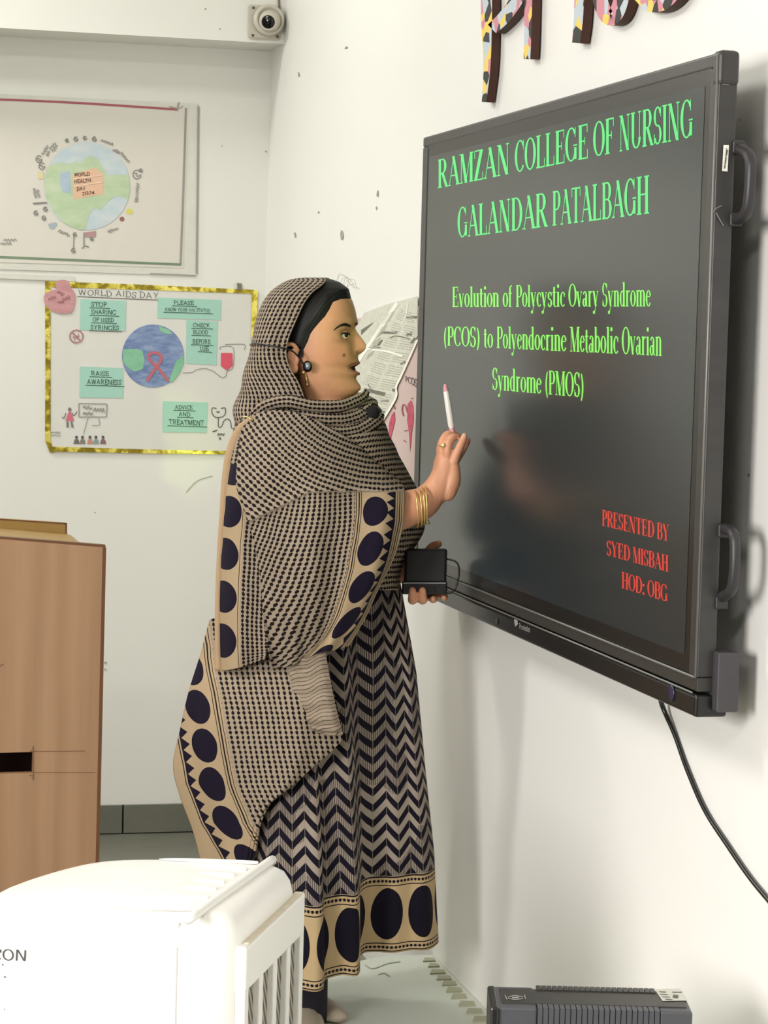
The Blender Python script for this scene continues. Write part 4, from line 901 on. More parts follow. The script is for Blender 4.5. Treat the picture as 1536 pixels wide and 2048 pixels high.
# --- skin, head
def H(x, y, b):
    al = math.radians(10); return (640+(x-640)*math.cos(al)-b*math.sin(al), y, (x-640)*math.sin(al)+b*math.cos(al)+4)
yk = [562, 565, 570, 582, 601, 620, 640, 655, 664, 676, 690, 704, 714, 724, 735, 746, 756, 768, 779, 788, 796, 806, 812]
xf = [648, 662, 676, 692, 704, 710, 713.5, 709, 708.5, 710, 711, 713, 716, 718, 712, 716, 712.5, 717, 719, 713, 700, 684, 676]
xb = [646, 620, 600, 575, 556, 546, 541, 540, 541, 544, 550, 558, 566, 576, 586, 592, 597, 600, 602, 604, 606, 606, 606]
hw = [3, 26, 42, 58, 70, 76, 78, 78, 77.5, 77, 75.5, 73, 71, 68.5, 66, 63.5, 61, 58, 54, 50, 47, 46, 46]
def headgeo(NV=260, NU=220, off=None):
    ys = np.linspace(562, 812, NV); XF = np.interp(ys, yk, xf); XB = np.interp(ys, yk, xb); HW = np.interp(ys, yk, hw)
    ker = np.ones(21)/21
    XBs = np.convolve(np.pad(XB, 10, 'edge'), ker, 'valid'); HWs = np.convolve(np.pad(HW, 10, 'edge'), ker, 'valid'); HWs[:24] = HW[:24]*(1-np.arange(24)/24)+HWs[:24]*np.arange(24)/24; XBs[:24] = XB[:24]*(1-np.arange(24)/24)+XBs[:24]*np.arange(24)/24
    NN = np.convolve(np.pad(np.interp(ys, [620, 690, 740, 775, 800], [2.35, 2.2, 1.9, 1.7, 1.9]), 20, 'edge'), np.ones(41)/41, 'valid')
    XFs = np.convolve(np.pad(XF, 1, 'edge'), np.ones(3)/3, 'valid')
    th = np.linspace(0, 2*math.pi, NU, endpoint=False)
    G = np.zeros((NV, NU, 3))
    for i, y in enumerate(ys):
        x0 = min(max(632, XBs[i]+5), XFs[i]-5)
        for j, a in enumerate(th):
            c, s = math.cos(a), math.sin(a); n = NN[i] if c > 0 else 2.0
            R = (abs(c)**n+abs(s)**n)**(-1/n)
            ex = (XFs[i]-x0) if c > 0 else (x0-XBs[i])
            x = x0+ex*R*c; b = HWs[i]*R*s
            if c > 0:
                f = abs(b)
                # nose: bridge to tip, wings
                if 652 < y < 712:
                    pr = np.interp(y, [652, 660, 675, 688, 693, 700, 706, 711], [0, 4.5, 14.5, 22.5, 23, 19, 11, 0])
                    sg = np.interp(y, [652, 680, 700, 711], [6.5, 8, 12, 12])
                    x += pr*math.exp(-(f/sg)**2.2)
                if 694 < y < 709: x += 3.4*math.exp(-((f-13)/4.2)**2-((y-701)/5)**2)
                # eye sockets, brow ridge, cheeks
                x -= 8.5*math.exp(-((f-31)/15)**2-((y-670)/11)**2)
                x -= 5.0*math.exp(-((f-43)/9)**2-((y-671)/6.5)**2)
                x += 3.5*math.exp(-((f-26)/20)**2-((y-647)/7)**2)
                x += 4*math.exp(-((f-44)/16)**2-((y-702)/16)**2)
                # open mouth
                if 726 < y < 744 : x -= 10*math.exp(-((b-3)/15)**4)*math.sin(math.pi*(y-726)/18)**.7
                x += 3.0*math.exp(-(f/15)**2)*(math.exp(-((y-724.5)/3)**2)+1.2*math.exp(-((y-747)/4.2)**2))
                x -= 2.5*math.exp(-((f-24)/6)**2-((y-736)/7)**2)
                x += 4.8*math.exp(-(f/17)**2-((y-774)/9)**2)
            G[i, j] = (x, y, b)
    return G
HG = headgeo()
def closed_geo(G, mp):
    nv, nu = G.shape[:2]; V = [mp(*G[i, j]) for i in range(nv) for j in range(nu)]
    Fs = [(i*nu+j, (i+1)*nu+j, (i+1)*nu+(j+1) % nu, i*nu+(j+1) % nu) for i in range(nv-1) for j in range(nu)]
    V.append(np.mean(V[:nu], axis=0)); V.append(np.mean(V[(nv-1)*nu:nv*nu], axis=0)); a, b = len(V)-2, len(V)-1
    Fs += [(a, j, (j+1) % nu) for j in range(nu)] + [(b, (nv-1)*nu+(j+1) % nu, (nv-1)*nu+j) for j in range(nu)]
    return V, Fs
geo = [closed_geo(HG, lambda x, y, b: fig(*H(x, y, b)))]
def T2(pts, rad, seg=18, n=7):
    R = np.array(rad, float)*PX; path = smoothpath(np.array([fig(*p) for p in pts]), n)
    rr = np.interp(np.linspace(0, len(pts)-1, len(path)), range(len(pts)), R)
    V, Fs = tube_geo(path, rr, seg)
    s1 = sphere_geo(path[0], rr[0]*.98, 12, 8); s2 = sphere_geo(path[-1], rr[-1]*.98, 12, 8)
    return join_geo([(V, Fs), s1, s2])
geo.append(T2([(652,765,0),(648,800,0),(640,850,0)], [50,50,58], 24))
# torso, hips
def ringbody(rows, n=36):
    V = []; Fs = []
    for y, xc, rx, rw in rows:
        for j in range(n):
            a = 2*math.pi*j/n; V.append(fig(xc+rx*math.cos(a), y, rw*math.sin(a)))
    for i in range(len(rows)-1):
        for j in range(n): k = (j+1) % n; Fs.append((i*n+j, (i+1)*n+j, (i+1)*n+k, i*n+k))
    Fs.append(tuple(range(n))); Fs.append(tuple((len(rows)-1)*n+j for j in range(n-1, -1, -1)))
    return V, Fs
geo.append(ringbody([(820,640,50,60),(850,645,78,130),(900,660,95,150),(980,680,105,140),(1060,685,100,130),(1140,668,84,92),(1250,660,90,96),(1360,655,92,100),(1440,650,84,96)]))
# near (right) arm
geo.append(T2([(610,890,140),(625,960,185),(648,1048,204),(654,1060,205)], [44,42,38,37], 20))
geo.append(T2([(650,1056,204),(720,1046,198),(800,1022,190),(842,1008,187),(862,992,184)], [38,38,37,32,28], 22))
# near hand: palm and five fingers
geo.append(T2([(858,995,184),(876,976,180),(888,950,178),(893,925,176),(892,912,175)], [27,27,25,22,19], 22))
geo.append(T2([(895,985,186),(904,962,188),(906,938,186),(904,920,184)], [17,17,14,11], 16))
geo.append(T2([(880,965,176),(881,935,172),(884,915,170)], [15,15,13], 16))
geo.append(T2([(905,932,188),(911,914,192),(919,895,192),(924,884,190),(929,871,187)], [9.5,8.8,8.2,7.6,5.6], 14))     # little finger
geo.append(T2([(896,922,186),(895,903,192),(897,888,192),(905,876,186),(915,873,178)], [9.5,9,8.4,7.8,6.2], 14))   # ring finger
geo.append(T2([(886,918,178),(884,899,180),(886,882,178),(896,869,172),(911,871,164)], [9.5,9,8.6,8,6.4], 14))     # middle
geo.append(T2([(882,915,164),(882,895,160),(888,878,156),(903,868,152),(916,873,150)], [9.4,8.8,8.2,7.6,6.2], 14))    # index
geo.append(T2([(888,950,166),(906,926,152),(920,905,146),(929,890,146),(935,881,147)], [12,10.5,9.4,8.6,6.6], 14))    # thumb
# far (left) arm and hand behind the box
geo.append(T2([(668,890,-140),(700,1000,-175),(722,1095,-150)], [44,40,36], 18))
geo.append(T2([(720,1095,-150),(770,1130,-70),(808,1142,0),(825,1142,12)], [36,32,25,22], 18))
geo.append(T2([(820,1142,14),(845,1142,16),(866,1140,16)], [22,26,20], 18))
geo.append(T2([(830,1130,20),(852,1110,26),(866,1094,34),(877,1088,42)], [13,11,10,7.5], 14))
for x0, yb, L_ in [(826, 1192, 0), (846, 1194, 0)]:
    geo.append(T2([(x0+8,1150,18),(x0+4,1180,26),(x0,1197,46),(x0-1,1198,78),(x0-1,1181,97)], [11,10.5,10,9.6,7.5], 14))
geo.append(T2([(866,1150,18),(868,1180,24),(867,1196,38),(866,1197,54),(866,1197,64)], [10.5,10,9.4,8.6,6.5], 14))
geo.append(T2([(872,1150,16),(882,1178,22),(888,1193,36),(889,1195,52),(888,1195,60)], [9,8.4,7.8,7,5.4], 14))
# ear
geo.append(T2([H(609,700,79),H(602,690,85),H(590,689,89),H(580,698,91),H(577,712,91),H(583,727,89),H(594,738,85),H(603,742,82),H(607,735,80)], [4,4.2,4.6,4.8,4.8,4.6,5,5.6,4], 12))
geo.append(T2([H(600,700,83),H(592,705,86),H(591,716,86),H(598,727,83)], [3,3,3,3], 10))
geo.append(T2([H(604,705,77),H(594,715,81),H(602,730,78)], [7,8,7], 10))
geo.append(T2([H(606,712,80),H(609,718,80),H(608,726,79)], [3.2,3.4,3], 10))
# legs and feet
ft = fig(650, 1700, 0); 
def G3(x, y, z): return None
FX = figk(655, 1500, 0)
def loc(s, z, t_):      # s metres right, z height, t metres towards the camera, from the figure's axis
    h = np.array([fw[0], fw[1], 0]); h /= np.linalg.norm(h); rr = np.array([h[1], -h[0], 0])
    base = np.array([FX[0], FX[1], 0]); return base+rr*s-h*t_+np.array([0, 0, z])
def TL(pts, rad, seg=18, n=6):
    path = smoothpath([loc(*p) for p in pts], n); rr = np.interp(np.linspace(0, len(pts)-1, len(path)), range(len(pts)), rad)
    V, Fs = tube_geo(path, rr, seg); return join_geo([(V, Fs), sphere_geo(path[0], rr[0]*.98, 12, 8), sphere_geo(path[-1], rr[-1]*.98, 12, 8)])
zh = figk(655, 1400, 0)[2]
for t_, s0 in ((.062, -.035), (-.062, -.055)):
    geo.append(TL([(0,zh,t_),(s0,zh-.25,t_),(s0,ZD+.35,t_),(s0-.01,ZD+.10,t_),(s0-.01,ZD+.065,t_)], [.066,.058,.050,.036,.034]))
    geo.append(TL([(s0-.015,ZD+.030,t_-.01),(s0-.01,ZD+.026,t_+.03),(s0+(0 if t_ > 0 else .03),ZD+.022,t_+.07)], [.020,.018,.013]))
V, Fs = join_geo(geo)
tmp = bpy.data.objects.new('tmp', mesh_from(V, Fs, 'tmp')); C.objects.link(tmp)
rm = tmp.modifiers.new('r', 'REMESH'); rm.mode = 'VOXEL'; rm.voxel_size = .0022
sm = tmp.modifiers.new('s', 'SMOOTH'); sm.factor = .5; sm.iterations = 2
dg = bpy.context.evaluated_depsgraph_get(); me = bpy.data.meshes.new_from_object(tmp.evaluated_get(dg)); me.materials.clear()
bpy.data.objects.remove(tmp)
me.name = 'body'
co = np.zeros(len(me.vertices)*3); me.vertices.foreach_get('co', co); co = co.reshape(-1, 3)
rel = co-CAM; dep = rel@fw; X_ = 768+F*(rel@RT)/dep; Y_ = 1024-F*(rel@UP)/dep; W_ = (D0-dep)/PX
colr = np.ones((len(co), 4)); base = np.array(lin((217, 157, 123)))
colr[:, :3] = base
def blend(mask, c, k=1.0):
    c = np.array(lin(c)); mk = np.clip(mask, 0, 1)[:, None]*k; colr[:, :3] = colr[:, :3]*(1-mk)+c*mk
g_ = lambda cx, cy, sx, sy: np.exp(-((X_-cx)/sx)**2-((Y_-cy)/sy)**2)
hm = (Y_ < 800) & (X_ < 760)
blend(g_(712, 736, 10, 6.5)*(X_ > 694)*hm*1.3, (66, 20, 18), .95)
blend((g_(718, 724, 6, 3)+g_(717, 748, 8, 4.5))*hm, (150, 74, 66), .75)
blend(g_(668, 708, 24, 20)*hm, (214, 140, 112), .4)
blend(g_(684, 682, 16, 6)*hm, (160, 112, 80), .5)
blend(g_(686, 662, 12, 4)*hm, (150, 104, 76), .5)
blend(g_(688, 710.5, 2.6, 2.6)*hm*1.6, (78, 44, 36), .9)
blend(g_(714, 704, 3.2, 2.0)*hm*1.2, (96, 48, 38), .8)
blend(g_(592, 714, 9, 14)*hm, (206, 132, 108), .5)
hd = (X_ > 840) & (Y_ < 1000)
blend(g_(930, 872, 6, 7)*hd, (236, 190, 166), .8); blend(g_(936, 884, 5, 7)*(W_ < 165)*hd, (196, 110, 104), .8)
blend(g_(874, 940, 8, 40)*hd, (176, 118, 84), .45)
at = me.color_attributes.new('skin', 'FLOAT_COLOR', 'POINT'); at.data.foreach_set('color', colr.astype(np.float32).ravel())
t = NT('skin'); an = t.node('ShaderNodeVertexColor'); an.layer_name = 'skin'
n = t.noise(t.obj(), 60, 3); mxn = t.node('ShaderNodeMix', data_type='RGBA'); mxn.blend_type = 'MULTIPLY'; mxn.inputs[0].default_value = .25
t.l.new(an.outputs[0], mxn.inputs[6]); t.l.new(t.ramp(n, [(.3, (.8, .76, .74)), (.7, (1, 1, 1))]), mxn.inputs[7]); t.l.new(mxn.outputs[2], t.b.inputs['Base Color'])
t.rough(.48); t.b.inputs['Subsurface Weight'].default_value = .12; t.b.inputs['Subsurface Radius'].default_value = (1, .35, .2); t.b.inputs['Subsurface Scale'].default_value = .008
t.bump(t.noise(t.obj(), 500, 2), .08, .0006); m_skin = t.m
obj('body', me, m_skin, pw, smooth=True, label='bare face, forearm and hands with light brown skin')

# --- eyes, brows, nails
def onhead(x, y, lift=1.0, side=1):      # point of the head surface seen at (x, y)
    best = None
    i = int(round((y-562)/(812-562)*(HG.shape[0]-1))); i = max(0, min(HG.shape[0]-1, i)); row = HG[i]
    for p in row:
        q = H(*p)
        if q[2]*side < 0 or (side < 0 and p[2] > 0): continue
        e = abs(q[0]-x)
        if best is None or e < best[0] or (abs(e-best[0]) < .4 and q[2]*side > best[1][2]*side): best = (e, q)
    q = best[1]; return (x if best[0] < 6 else q[0], y, q[2]+lift*side)
m_eye = mat('eye_white', (214, 198, 180), .3, var=.02); m_iris = mat('iris', (38, 22, 16), .15); m_lid = mat('eyelid_skin', (150, 102, 76), .5); m_hairb = mat('hair_black', (6, 4, 4), .62, var=.3, scale=200)
ew = onhead(690, 670, 0)[2]
eye = sphere('eyeball', fig(686, 671, ew-2.6), 12.2*PX, m_eye, pw)
sphere('iris', fig(690.5, 670.0, ew+3.6), 6.0*PX, m_iris, eye, 16, 12)
def strip(name, pts, wd, m, parent, lift, th=1.4):
    path = [fig(*onhead(x, y, lift)) for x, y in smoothpath(pts, 5)]
    r = np.interp(np.linspace(0, 1, len(path)), np.linspace(0, 1, len(wd)), wd)*PX
    return tube(name, path, r, m, parent, 8)
strip('eyebrow', [(667,661),(674,655),(683,650),(692,649),(701,653)], [.6,1.6,2.4,3.0,1.6], m_hairb, pw, .3)
tube('upper_eyelid', [fig(x, y, ew+dw) for x, y, dw in [(672,674,4),(678,667.5,9),(686,663.5,11.5),(693,663.5,10.5),(699.5,668,5)]], [1.4*PX,2.6*PX,3.2*PX,3.0*PX,1.6*PX], m_lid, pw)
tube('eyelashes', [fig(x, y, ew+dw) for x, y, dw in [(673,674.5,6.5),(679,669.5,11),(687,666,13.5),(694,666,12.5),(701,670,6.5)]], [.7*PX,1.2*PX,1.7*PX,1.9*PX,.8*PX], m_hairb, pw)
tube('lower_eyelid', [fig(x, y, ew+dw) for x, y, dw in [(673,676,4.5),(681,679.5,8),(688,680.3,9),(696,677,6)]], [1.0*PX,1.7*PX,1.8*PX,1.1*PX], m_lid, pw)
tube('eyebrow', [fig(*H(714.5,650,8)), fig(*H(713,647,-10)), fig(*H(709,648,-24))], [1.4*PX,2.4*PX,1.6*PX], m_hairb, pw)
tube('lip', [fig(*H(x, y, b)) for x, y, b in [(704,735,20),(711,729,14),(717.5,725.5,6),(718.5,725.5,-4),(713,729,-14),(705,735,-20)]], np.array([.6,1.9,2.5,2.5,1.8,.6])*PX, mat('lip_brown', (172, 104, 90), .5), pw, label='upper lip')
tube('lip', [fig(*H(x, y, b)) for x, y, b in [(704,736,20),(710,744,14),(716.5,747.5,6),(717.5,747.5,-4),(711,744,-14),(705,736,-20)]], np.array([.6,2.2,3.3,3.3,2.2,.6])*PX, mat('lip_brown', (172, 104, 90), .5), pw, label='lower lip')

sphere('mouth_interior', fig(*H(699, 736.5, 2)), np.array([13, 7.5, 15])*PX, mat('mouth_dark', (52, 16, 14), .6), pw, ax=[RT, UP, -fw])
# --- hair under the scarf
hl = [(718,592),(706,597),(690,598),(677,604),(671,619),(663,633),(652,645),(641,658),(634,668),(629,682),(621,697),(608,701),(600,690),(560,700),(540,640),(560,560),(640,545),(700,560),(722,585)]
from mathutils.geometry import intersect_point_line
def inside(x, y, P):
    c = False; j = len(P)-1
    for i in range(len(P)):
        if (P[i][1] > y) != (P[j][1] > y) and x < (P[j][0]-P[i][0])*(y-P[i][1])/(P[j][1]-P[i][1])+P[i][0]: c = not c
        j = i
    return c
HN = np.zeros_like(HG)
NVh, NUh = HG.shape[:2]
line = np.array(hl[:12], float)
def dist(x, y):
    d = 1e9
    for a, b in zip(line[:-1], line[1:]):
        ab = b-a; tt = max(0, min(1, ((x-a[0])*ab[0]+(y-a[1])*ab[1])/(ab@ab))); q = a+ab*tt; d = min(d, math.hypot(x-q[0], y-q[1]))
    return d
V = []; keep = np.zeros((NVh, NUh), bool)
for i in range(0, NVh):
    for j in range(NUh):
        x, y, b = HG[i, j]
        if y > 712: V.append((0, 0, 0)); continue
        ins = inside(x, y, hl) or x < 620
        d = dist(x, y) if abs(x-670) < 70 else 30
        off = min(6.5, d*.45) if ins else -d*.5
        keep[i, j] = ins or d < 5
        cx, cb_, cy = 630, 0, 660
        L_ = math.sqrt((x-cx)**2+(b)**2+(y-cy)**2)+1e-6; f = 1+off/L_
        rip = .5*math.sin((x*.9+y*.5)+b*.3)
        V.append(fig(*H(cx+(x-cx)*f, cy+(y-cy)*f, b*f+(rip if off > 2 else 0))))
Fs = []
for i in range(NVh-1):
    for j in range(NUh):
        k = (j+1) % NUh
        if keep[i, j] and keep[i+1, j] and keep[i+1, k] and keep[i, k]: Fs.append((i*NUh+j, (i+1)*NUh+j, (i+1)*NUh+k, i*NUh+k))
bm_ = bmesh.new(); vv = [bm_.verts.new(tuple(v)) for v in V]
for f in Fs: bm_.faces.new([vv[i] for i in f])
top_ = bm_.verts.new(tuple(fig(*H(647, 559.5, 0))))
for j in range(NUh): bm_.faces.new([top_, vv[j], vv[(j+1) % NUh]])
bmesh.ops.delete(bm_, geom=[v for v in bm_.verts if not v.link_faces], context='VERTS')
bmesh.ops.recalc_face_normals(bm_, faces=bm_.faces[:])
hair = obj('hair', bm_, m_hairb, pw, smooth=True, label='black hair swept back under the scarf')
st_ = []
for k_ in range(6):
    x0 = 672+k_*4; y0 = 566+k_*3
    pts = [(x0, y0, 10-k_*3), (x0+6+rng.uniform(-3, 5), y0-10-rng.uniform(0, 10), 14), (x0+18+rng.uniform(-4, 8), y0-12-rng.uniform(-8, 8), 10), (x0+26+rng.uniform(-6, 4), y0-2+rng.uniform(-6, 12), 8)]
    st_.append(tube_geo(smoothpath([fig(*p) for p in pts], 6), .00022, 5))
V, Fs = join_geo(st_); obj('stray_hair', mesh_from(V, Fs), m_hairb, hair, smooth=True, kind='stuff')

# --- headscarf hood
hr = [(556.5,643,610,6),(558,650,594,32),(562,652,576,54),(571,643,559,72),(586,624,540,87),(608,608,525,96),(640,593,513,100),(676,578,506,101),(706,573,500,101),(735,580,492,101),(764,597,484,102),(792,608,476,103),(820,614,470,104),(850,620,468,106)]
rows = []
for y, x1, x2, W2 in hr:
    row = []
    for a in np.linspace(0, math.pi, 13):
        s_ = math.sin(a)**.8; row.append((x1+(x2-x1)*s_ + (8 if a > 2 else 0), y, W2*math.copysign(abs(math.cos(a))**.75, math.cos(a))))
    rows.append(row)
hood = cloth('headscarf', rows, m_dot, pw, 150, 150, folds=[lambda S, T_, G: (6*np.sin(T_*30+S*9)*np.clip((T_-.6)*4, 0, 1)*np.sin(np.pi*S)) + 3.0*np.sin(S*34+T_*6)*np.clip((T_-.25)*2, 0, 1)],
      wig=lambda S, T_: np.stack([3.5*np.sin(T_*30+S*5)*np.clip((T_-.6)*4, 0, 1)*np.sin(np.pi*S), 0*S], -1))
# --- torso wrap
def ring(y, xl, xr, W2, tilt=0, n=17, sq=.85):
    r = []
    for a in np.linspace(0, 2*math.pi, n):
        c, s_ = math.cos(a), math.sin(a)
        r.append(((xl+xr)/2-(xr-xl)/2*math.copysign(abs(c)**sq, c)*1.0, y+tilt*s_+0*c, W2*math.copysign(abs(s_)**sq, s_)))
    return r
tr = [(800,552,728,66,12),(797,520,744,84,14),(806,498,754,100,16),(826,480,762,124,14),(856,470,772,150,10),(892,462,788,172,6),(932,456,808,186,3),(972,450,830,192,0),(1012,446,842,192,0),(1056,444,848,188,0),(1092,446,830,172,0),(1130,452,806,158,0),(1180,460,796,150,0)]
rows = [ring(y, a, b, c, d) for y, a, b, c, d in tr]
def uvt(G, uv):
    q = uv.copy(); q[..., 0] = G[..., 1]*1.0+(G[..., 0]-650)*.10; q[..., 1] = uv[..., 0]; return q
cloth('shawl', rows, m_dot, pw, 200, 220, folds=[lambda S, T_, G: 0*S], uvfn=uvt,
      wig=lambda S, T_: np.stack([2.5*np.sin(T_*70+S*20)*np.clip(1-T_*1.6, 0, 1), 2.0*np.sin(S*26)*np.clip(1-T_*2, 0, 1)], -1), label='dotted shawl wrapped round neck and chest')
# swags across chest and neck
def swag(pts, wd, name='shawl_fold', m=m_dot, hgt=9):
    P = smoothpath(pts, 10); n = len(P); T = np.gradient(P[:, :2], axis=0); T /= np.linalg.norm(T, axis=1)[:, None]+1e-9; N = np.c_[-T[:, 1], T[:, 0]]
    wd_ = np.interp(np.linspace(0, 1, n), np.linspace(0, 1, len(wd)), wd); K = 13; G = np.zeros((K, n, 3)); uv = np.zeros((K, n, 2))
    arc = np.concatenate([[0], np.cumsum(np.linalg.norm(np.diff(P, axis=0), axis=1))])
    for k_ in range(K):
        s_ = k_/(K-1)*2-1
        G[k_, :, 0] = P[:, 0]+N[:, 0]*wd_*s_*.5; G[k_, :, 1] = P[:, 1]+N[:, 1]*wd_*s_*.5
        G[k_, :, 2] = P[:, 2]+hgt*np.sqrt(max(0, 1-s_*s_))*np.sin(np.pi*np.linspace(.05, .95, n))**.4 - 3
        uv[k_, :, 0] = s_*wd_*.62; uv[k_, :, 1] = arc
    return sheet(name, G, uv, m, pw, thick=.0015)
swag([(497,838,104),(530,812,116),(575,803,126),(625,812,124),(680,812,106),(722,796,70),(735,782,40)], [8,22,26,24,24,20,10])
swag([(488,858,120),(540,838,140),(600,836,146),(660,842,136),(710,836,108),(748,812,66)], [8,26,30,30,28,14])
swag([(620,850,152),(670,866,150),(715,862,124),(752,840,84),(764,826,60)], [8,26,30,26,12])
# --- drape over the near arm
Dr = [[(486,838,100),(535,822,140),(595,826,160),(650,850,166),(700,880,160),(745,915,140),(790,955,118)],
      [(478,905,150),(535,895,205),(595,905,226),(650,920,226),(705,935,214),(760,952,190),(806,972,160)],
      [(474,975,180),(535,975,245),(595,985,268),(650,985,270),(705,982,262),(760,984,244),(808,990,234)],
      [(500,1050,222),(540,1060,256),(585,1066,282),(640,1066,290),(700,1062,288),(760,1052,272),(804,1056,250)],
      [(519,1140,226),(548,1150,258),(585,1156,284),(635,1152,292),(690,1146,288),(745,1136,276),(786,1118,250)],
      [(527,1230,226),(552,1238,246),(585,1236,270),(630,1230,278),(672,1222,276),(718,1208,268),(756,1178,244)],
      [(537,1300,212),(558,1302,226),(586,1296,244),(620,1284,256),(656,1272,260),(696,1256,256),(732,1232,240)],
      [(545,1336,176),(562,1336,204),(584,1330,222),(610,1318,238),(640,1305,248),(668,1300,246),(697,1291,234)]]
def uvD(G, uv):      # the cloth folds over the forearm: above the fold the rows swing round the neck, below they hang
    q = uv.copy(); x, y = G[..., 0], G[..., 1]; u = uv[..., 0]
    q[..., 0] = u-.22*np.clip(y-1000, 0, 400)*np.clip((u-110)/140, 0, 1)
    up = y < 984+np.clip(620-x, 0, 200)*.5
    rx, ry = x-770, y-680
    q[..., 0] = np.where(up, np.hypot(rx, ry)+400, q[..., 0]); q[..., 1] = np.where(up, np.arctan2(ry, -rx)*300, q[..., 1])
    return q
def foldD(S, T_, G):
    return 8*np.sin((1-S)*15+T_*3.0)*np.clip(T_*2.5, 0, 1)+4*np.sin((1-S)*33-T_*4)*np.clip((T_-.25)*2, 0, 1)+8*np.exp(-((G[..., 1]-980-np.clip(620-G[..., 0], 0, 200)*.5)/11)**2)
cloth('arm_drape', Dr, m_dotD, pw, 200, 190, rev=True, wz=.12, uvfn=uvD, folds=[foldD], label='shawl end over the forearm with navy discs and teeth')
# --- hanging strip at the back
Er = [[(481,838,52),(486,834,82),(497,832,102),(512,832,114)],
      [(462,900,72),(473,900,132),(492,902,162),(516,905,182)],
      [(448,990,82),(462,992,162),(488,996,183),(520,1000,203)],
      [(440,1090,82),(458,1094,168),(488,1100,190),(524,1104,216)],
      [(435,1190,82),(456,1194,168),(488,1200,192),(530,1206,210)],
      [(434,1280,82),(458,1284,164),(492,1288,186),(536,1290,200)],
      [(436,1342,82),(458,1340,158),(490,1332,176),(530,1318,188)]]
cloth('back_drape', Er, m_dotE, pw, 170, 70, wz=0.0, folds=[lambda S, T_, G: 5*np.sin(S*11+T_*2)*np.clip(T_*3, 0, 1)], label='hanging shawl strip with navy half discs')
swag([(505,835,124),(478,862,112),(462,905,110),(452,960,112),(446,1030,112),(440,1120,112),(437,1200,112),(436,1270,112),(437,1342,112)], [10,17,20,16,13,12,12,12,12], 'selvedge_strip', mat('plain_beige_cotton', (178, 150, 116), .85, bump=.2, scale=300), 6)
tube('safety_pin', [fig(484,833,132), fig(494,834,142), fig(506,840,146)], .0016, mat('pin_gold', (214, 196, 140), .3, .8), pw)
# --- lower drape
def uvF(G, uv):
    q = uv.copy(); q[..., 0] = np.maximum(G[..., 0]-np.interp(G[..., 1], [1240,1347,1414,1490,1568,1646,1700,1800], [300,314,327,340,355,385,418,470]), 0)+0*uv[..., 0]; q[..., 1] = G[..., 1]; return q
Fr = [[(420,1240,30),(436,1235,50),(470,1235,80),(530,1240,110),(590,1250,135),(645,1270,150)],
      [(402,1308,30),(424,1306,70),(466,1306,108),(530,1310,148),(600,1316,178),(655,1330,190)],
      [(378,1385,45),(414,1384,110),(470,1384,168),(540,1386,204),(615,1392,222),(672,1402,205)],
      [(361,1460,50),(406,1460,125),(468,1458,190),(540,1460,222),(620,1462,226),(684,1470,208)],
      [(347,1530,45),(410,1532,130),(478,1530,196),(545,1528,224),(612,1518,228),(668,1497,210)],
      [(360,1590,50),(424,1590,135),(490,1588,198),(540,1580,220),(585,1568,224),(624,1534,210)],
      [(386,1660,55),(440,1652,140),(488,1640,190),(512,1628,205),(535,1612,210),(560,1582,205)],
      [(404,1730,60),(446,1716,140),(482,1700,180),(500,1684,195),(514,1664,202),(526,1630,200)],
      [(416,1800,60),(446,1786,130),(474,1768,170),(488,1750,182),(500,1728,190),(512,1700,192)]]
cloth('lower_drape', Fr, m_dotF, pw, 220, 170, wz=.15, uvfn=uvF, folds=[lambda S, T_, G: 5*np.sin(S*17+T_*4)*np.clip(1.2-T_, 0, 1)+2*np.sin(S*36)], label='lower shawl end with disc and zigzag border')
# gauzy fold in front
Gr = [[(575,1318,210),(605,1310,228),(638,1302,236),(650,1300,232)],
      [(582,1360,216),(612,1358,236),(642,1352,244),(658,1348,236)],
      [(592,1402,222),(622,1404,244),(652,1402,250),(668,1400,240)],
      [(612,1445,224),(638,1450,246),(666,1452,252),(680,1450,240)],
      [(626,1462,222),(648,1468,240),(672,1470,246),(686,1468,238)]]
def uvg(G, uv):
    q = uv.copy(); q[..., 0] = G[..., 1]+(G[..., 0]-600)*.35+3*np.sin(G[..., 0]*.12); q[..., 1] = uv[..., 0]; return q
cloth('shawl_tail', Gr, m_line, pw, 60, 50, folds=[lambda S, T_, G: 2.5*np.sin(T_*38+S*3)], uvfn=uvg, label='crumpled striped shawl tail')

# --- dress: closed flared skirt and bodice
hemP = [(884,-40),(878,10),(858,44),(826,46),(792,64),(762,58),(734,62),(722,92),(724,150),(716,178),(690,172),(664,186),(654,200),(652,236),(636,250),(600,236),(566,240),(530,222),(505,190),(492,140),(500,90),(482,40),(490,-30),(484,-90),(510,-150),(560,-196),(610,-180),(660,-214),(720,-190),(770,-206),(820,-170),(850,-120)]
hem = smoothpath(hemP, 9, True); hem = np.vstack([hem, hem[:1]]); NH = len(hem)
arcH = np.concatenate([[0], np.cumsum(np.linalg.norm(np.diff(hem, axis=0), axis=1))])
prof = [(0, 1.0, 0, 0), (.12, .985, -3, 0), (.28, .95, -8, 0), (.45, .88, -14, 0), (.62, .79, -18, 0), (.78, .68, -18, 0), (.90, .60, -16, 0), (1.0, .55, -14, 0)]
ts_ = np.linspace(0, 1, 150); y_hem, y_w = 1889, 1165
cx0 = 684.0; G = np.zeros((150, NH, 3)); uv = np.zeros((150, NH, 2))
sag = np.interp(hem[:, 1], [60, 180, 250], [0, 16, 26])*(hem[:, 0] < 730)
wx = np.array([np.interp(t_, [p[0] for p in prof], [p[1] for p in prof]) for t_ in ts_]); sh = np.array([np.interp(t_, [p[0] for p in prof], [p[2] for p in prof]) for t_ in ts_])
ell_a = np.arctan2(hem[:, 1]/205, (hem[:, 0]-cx0)/195)
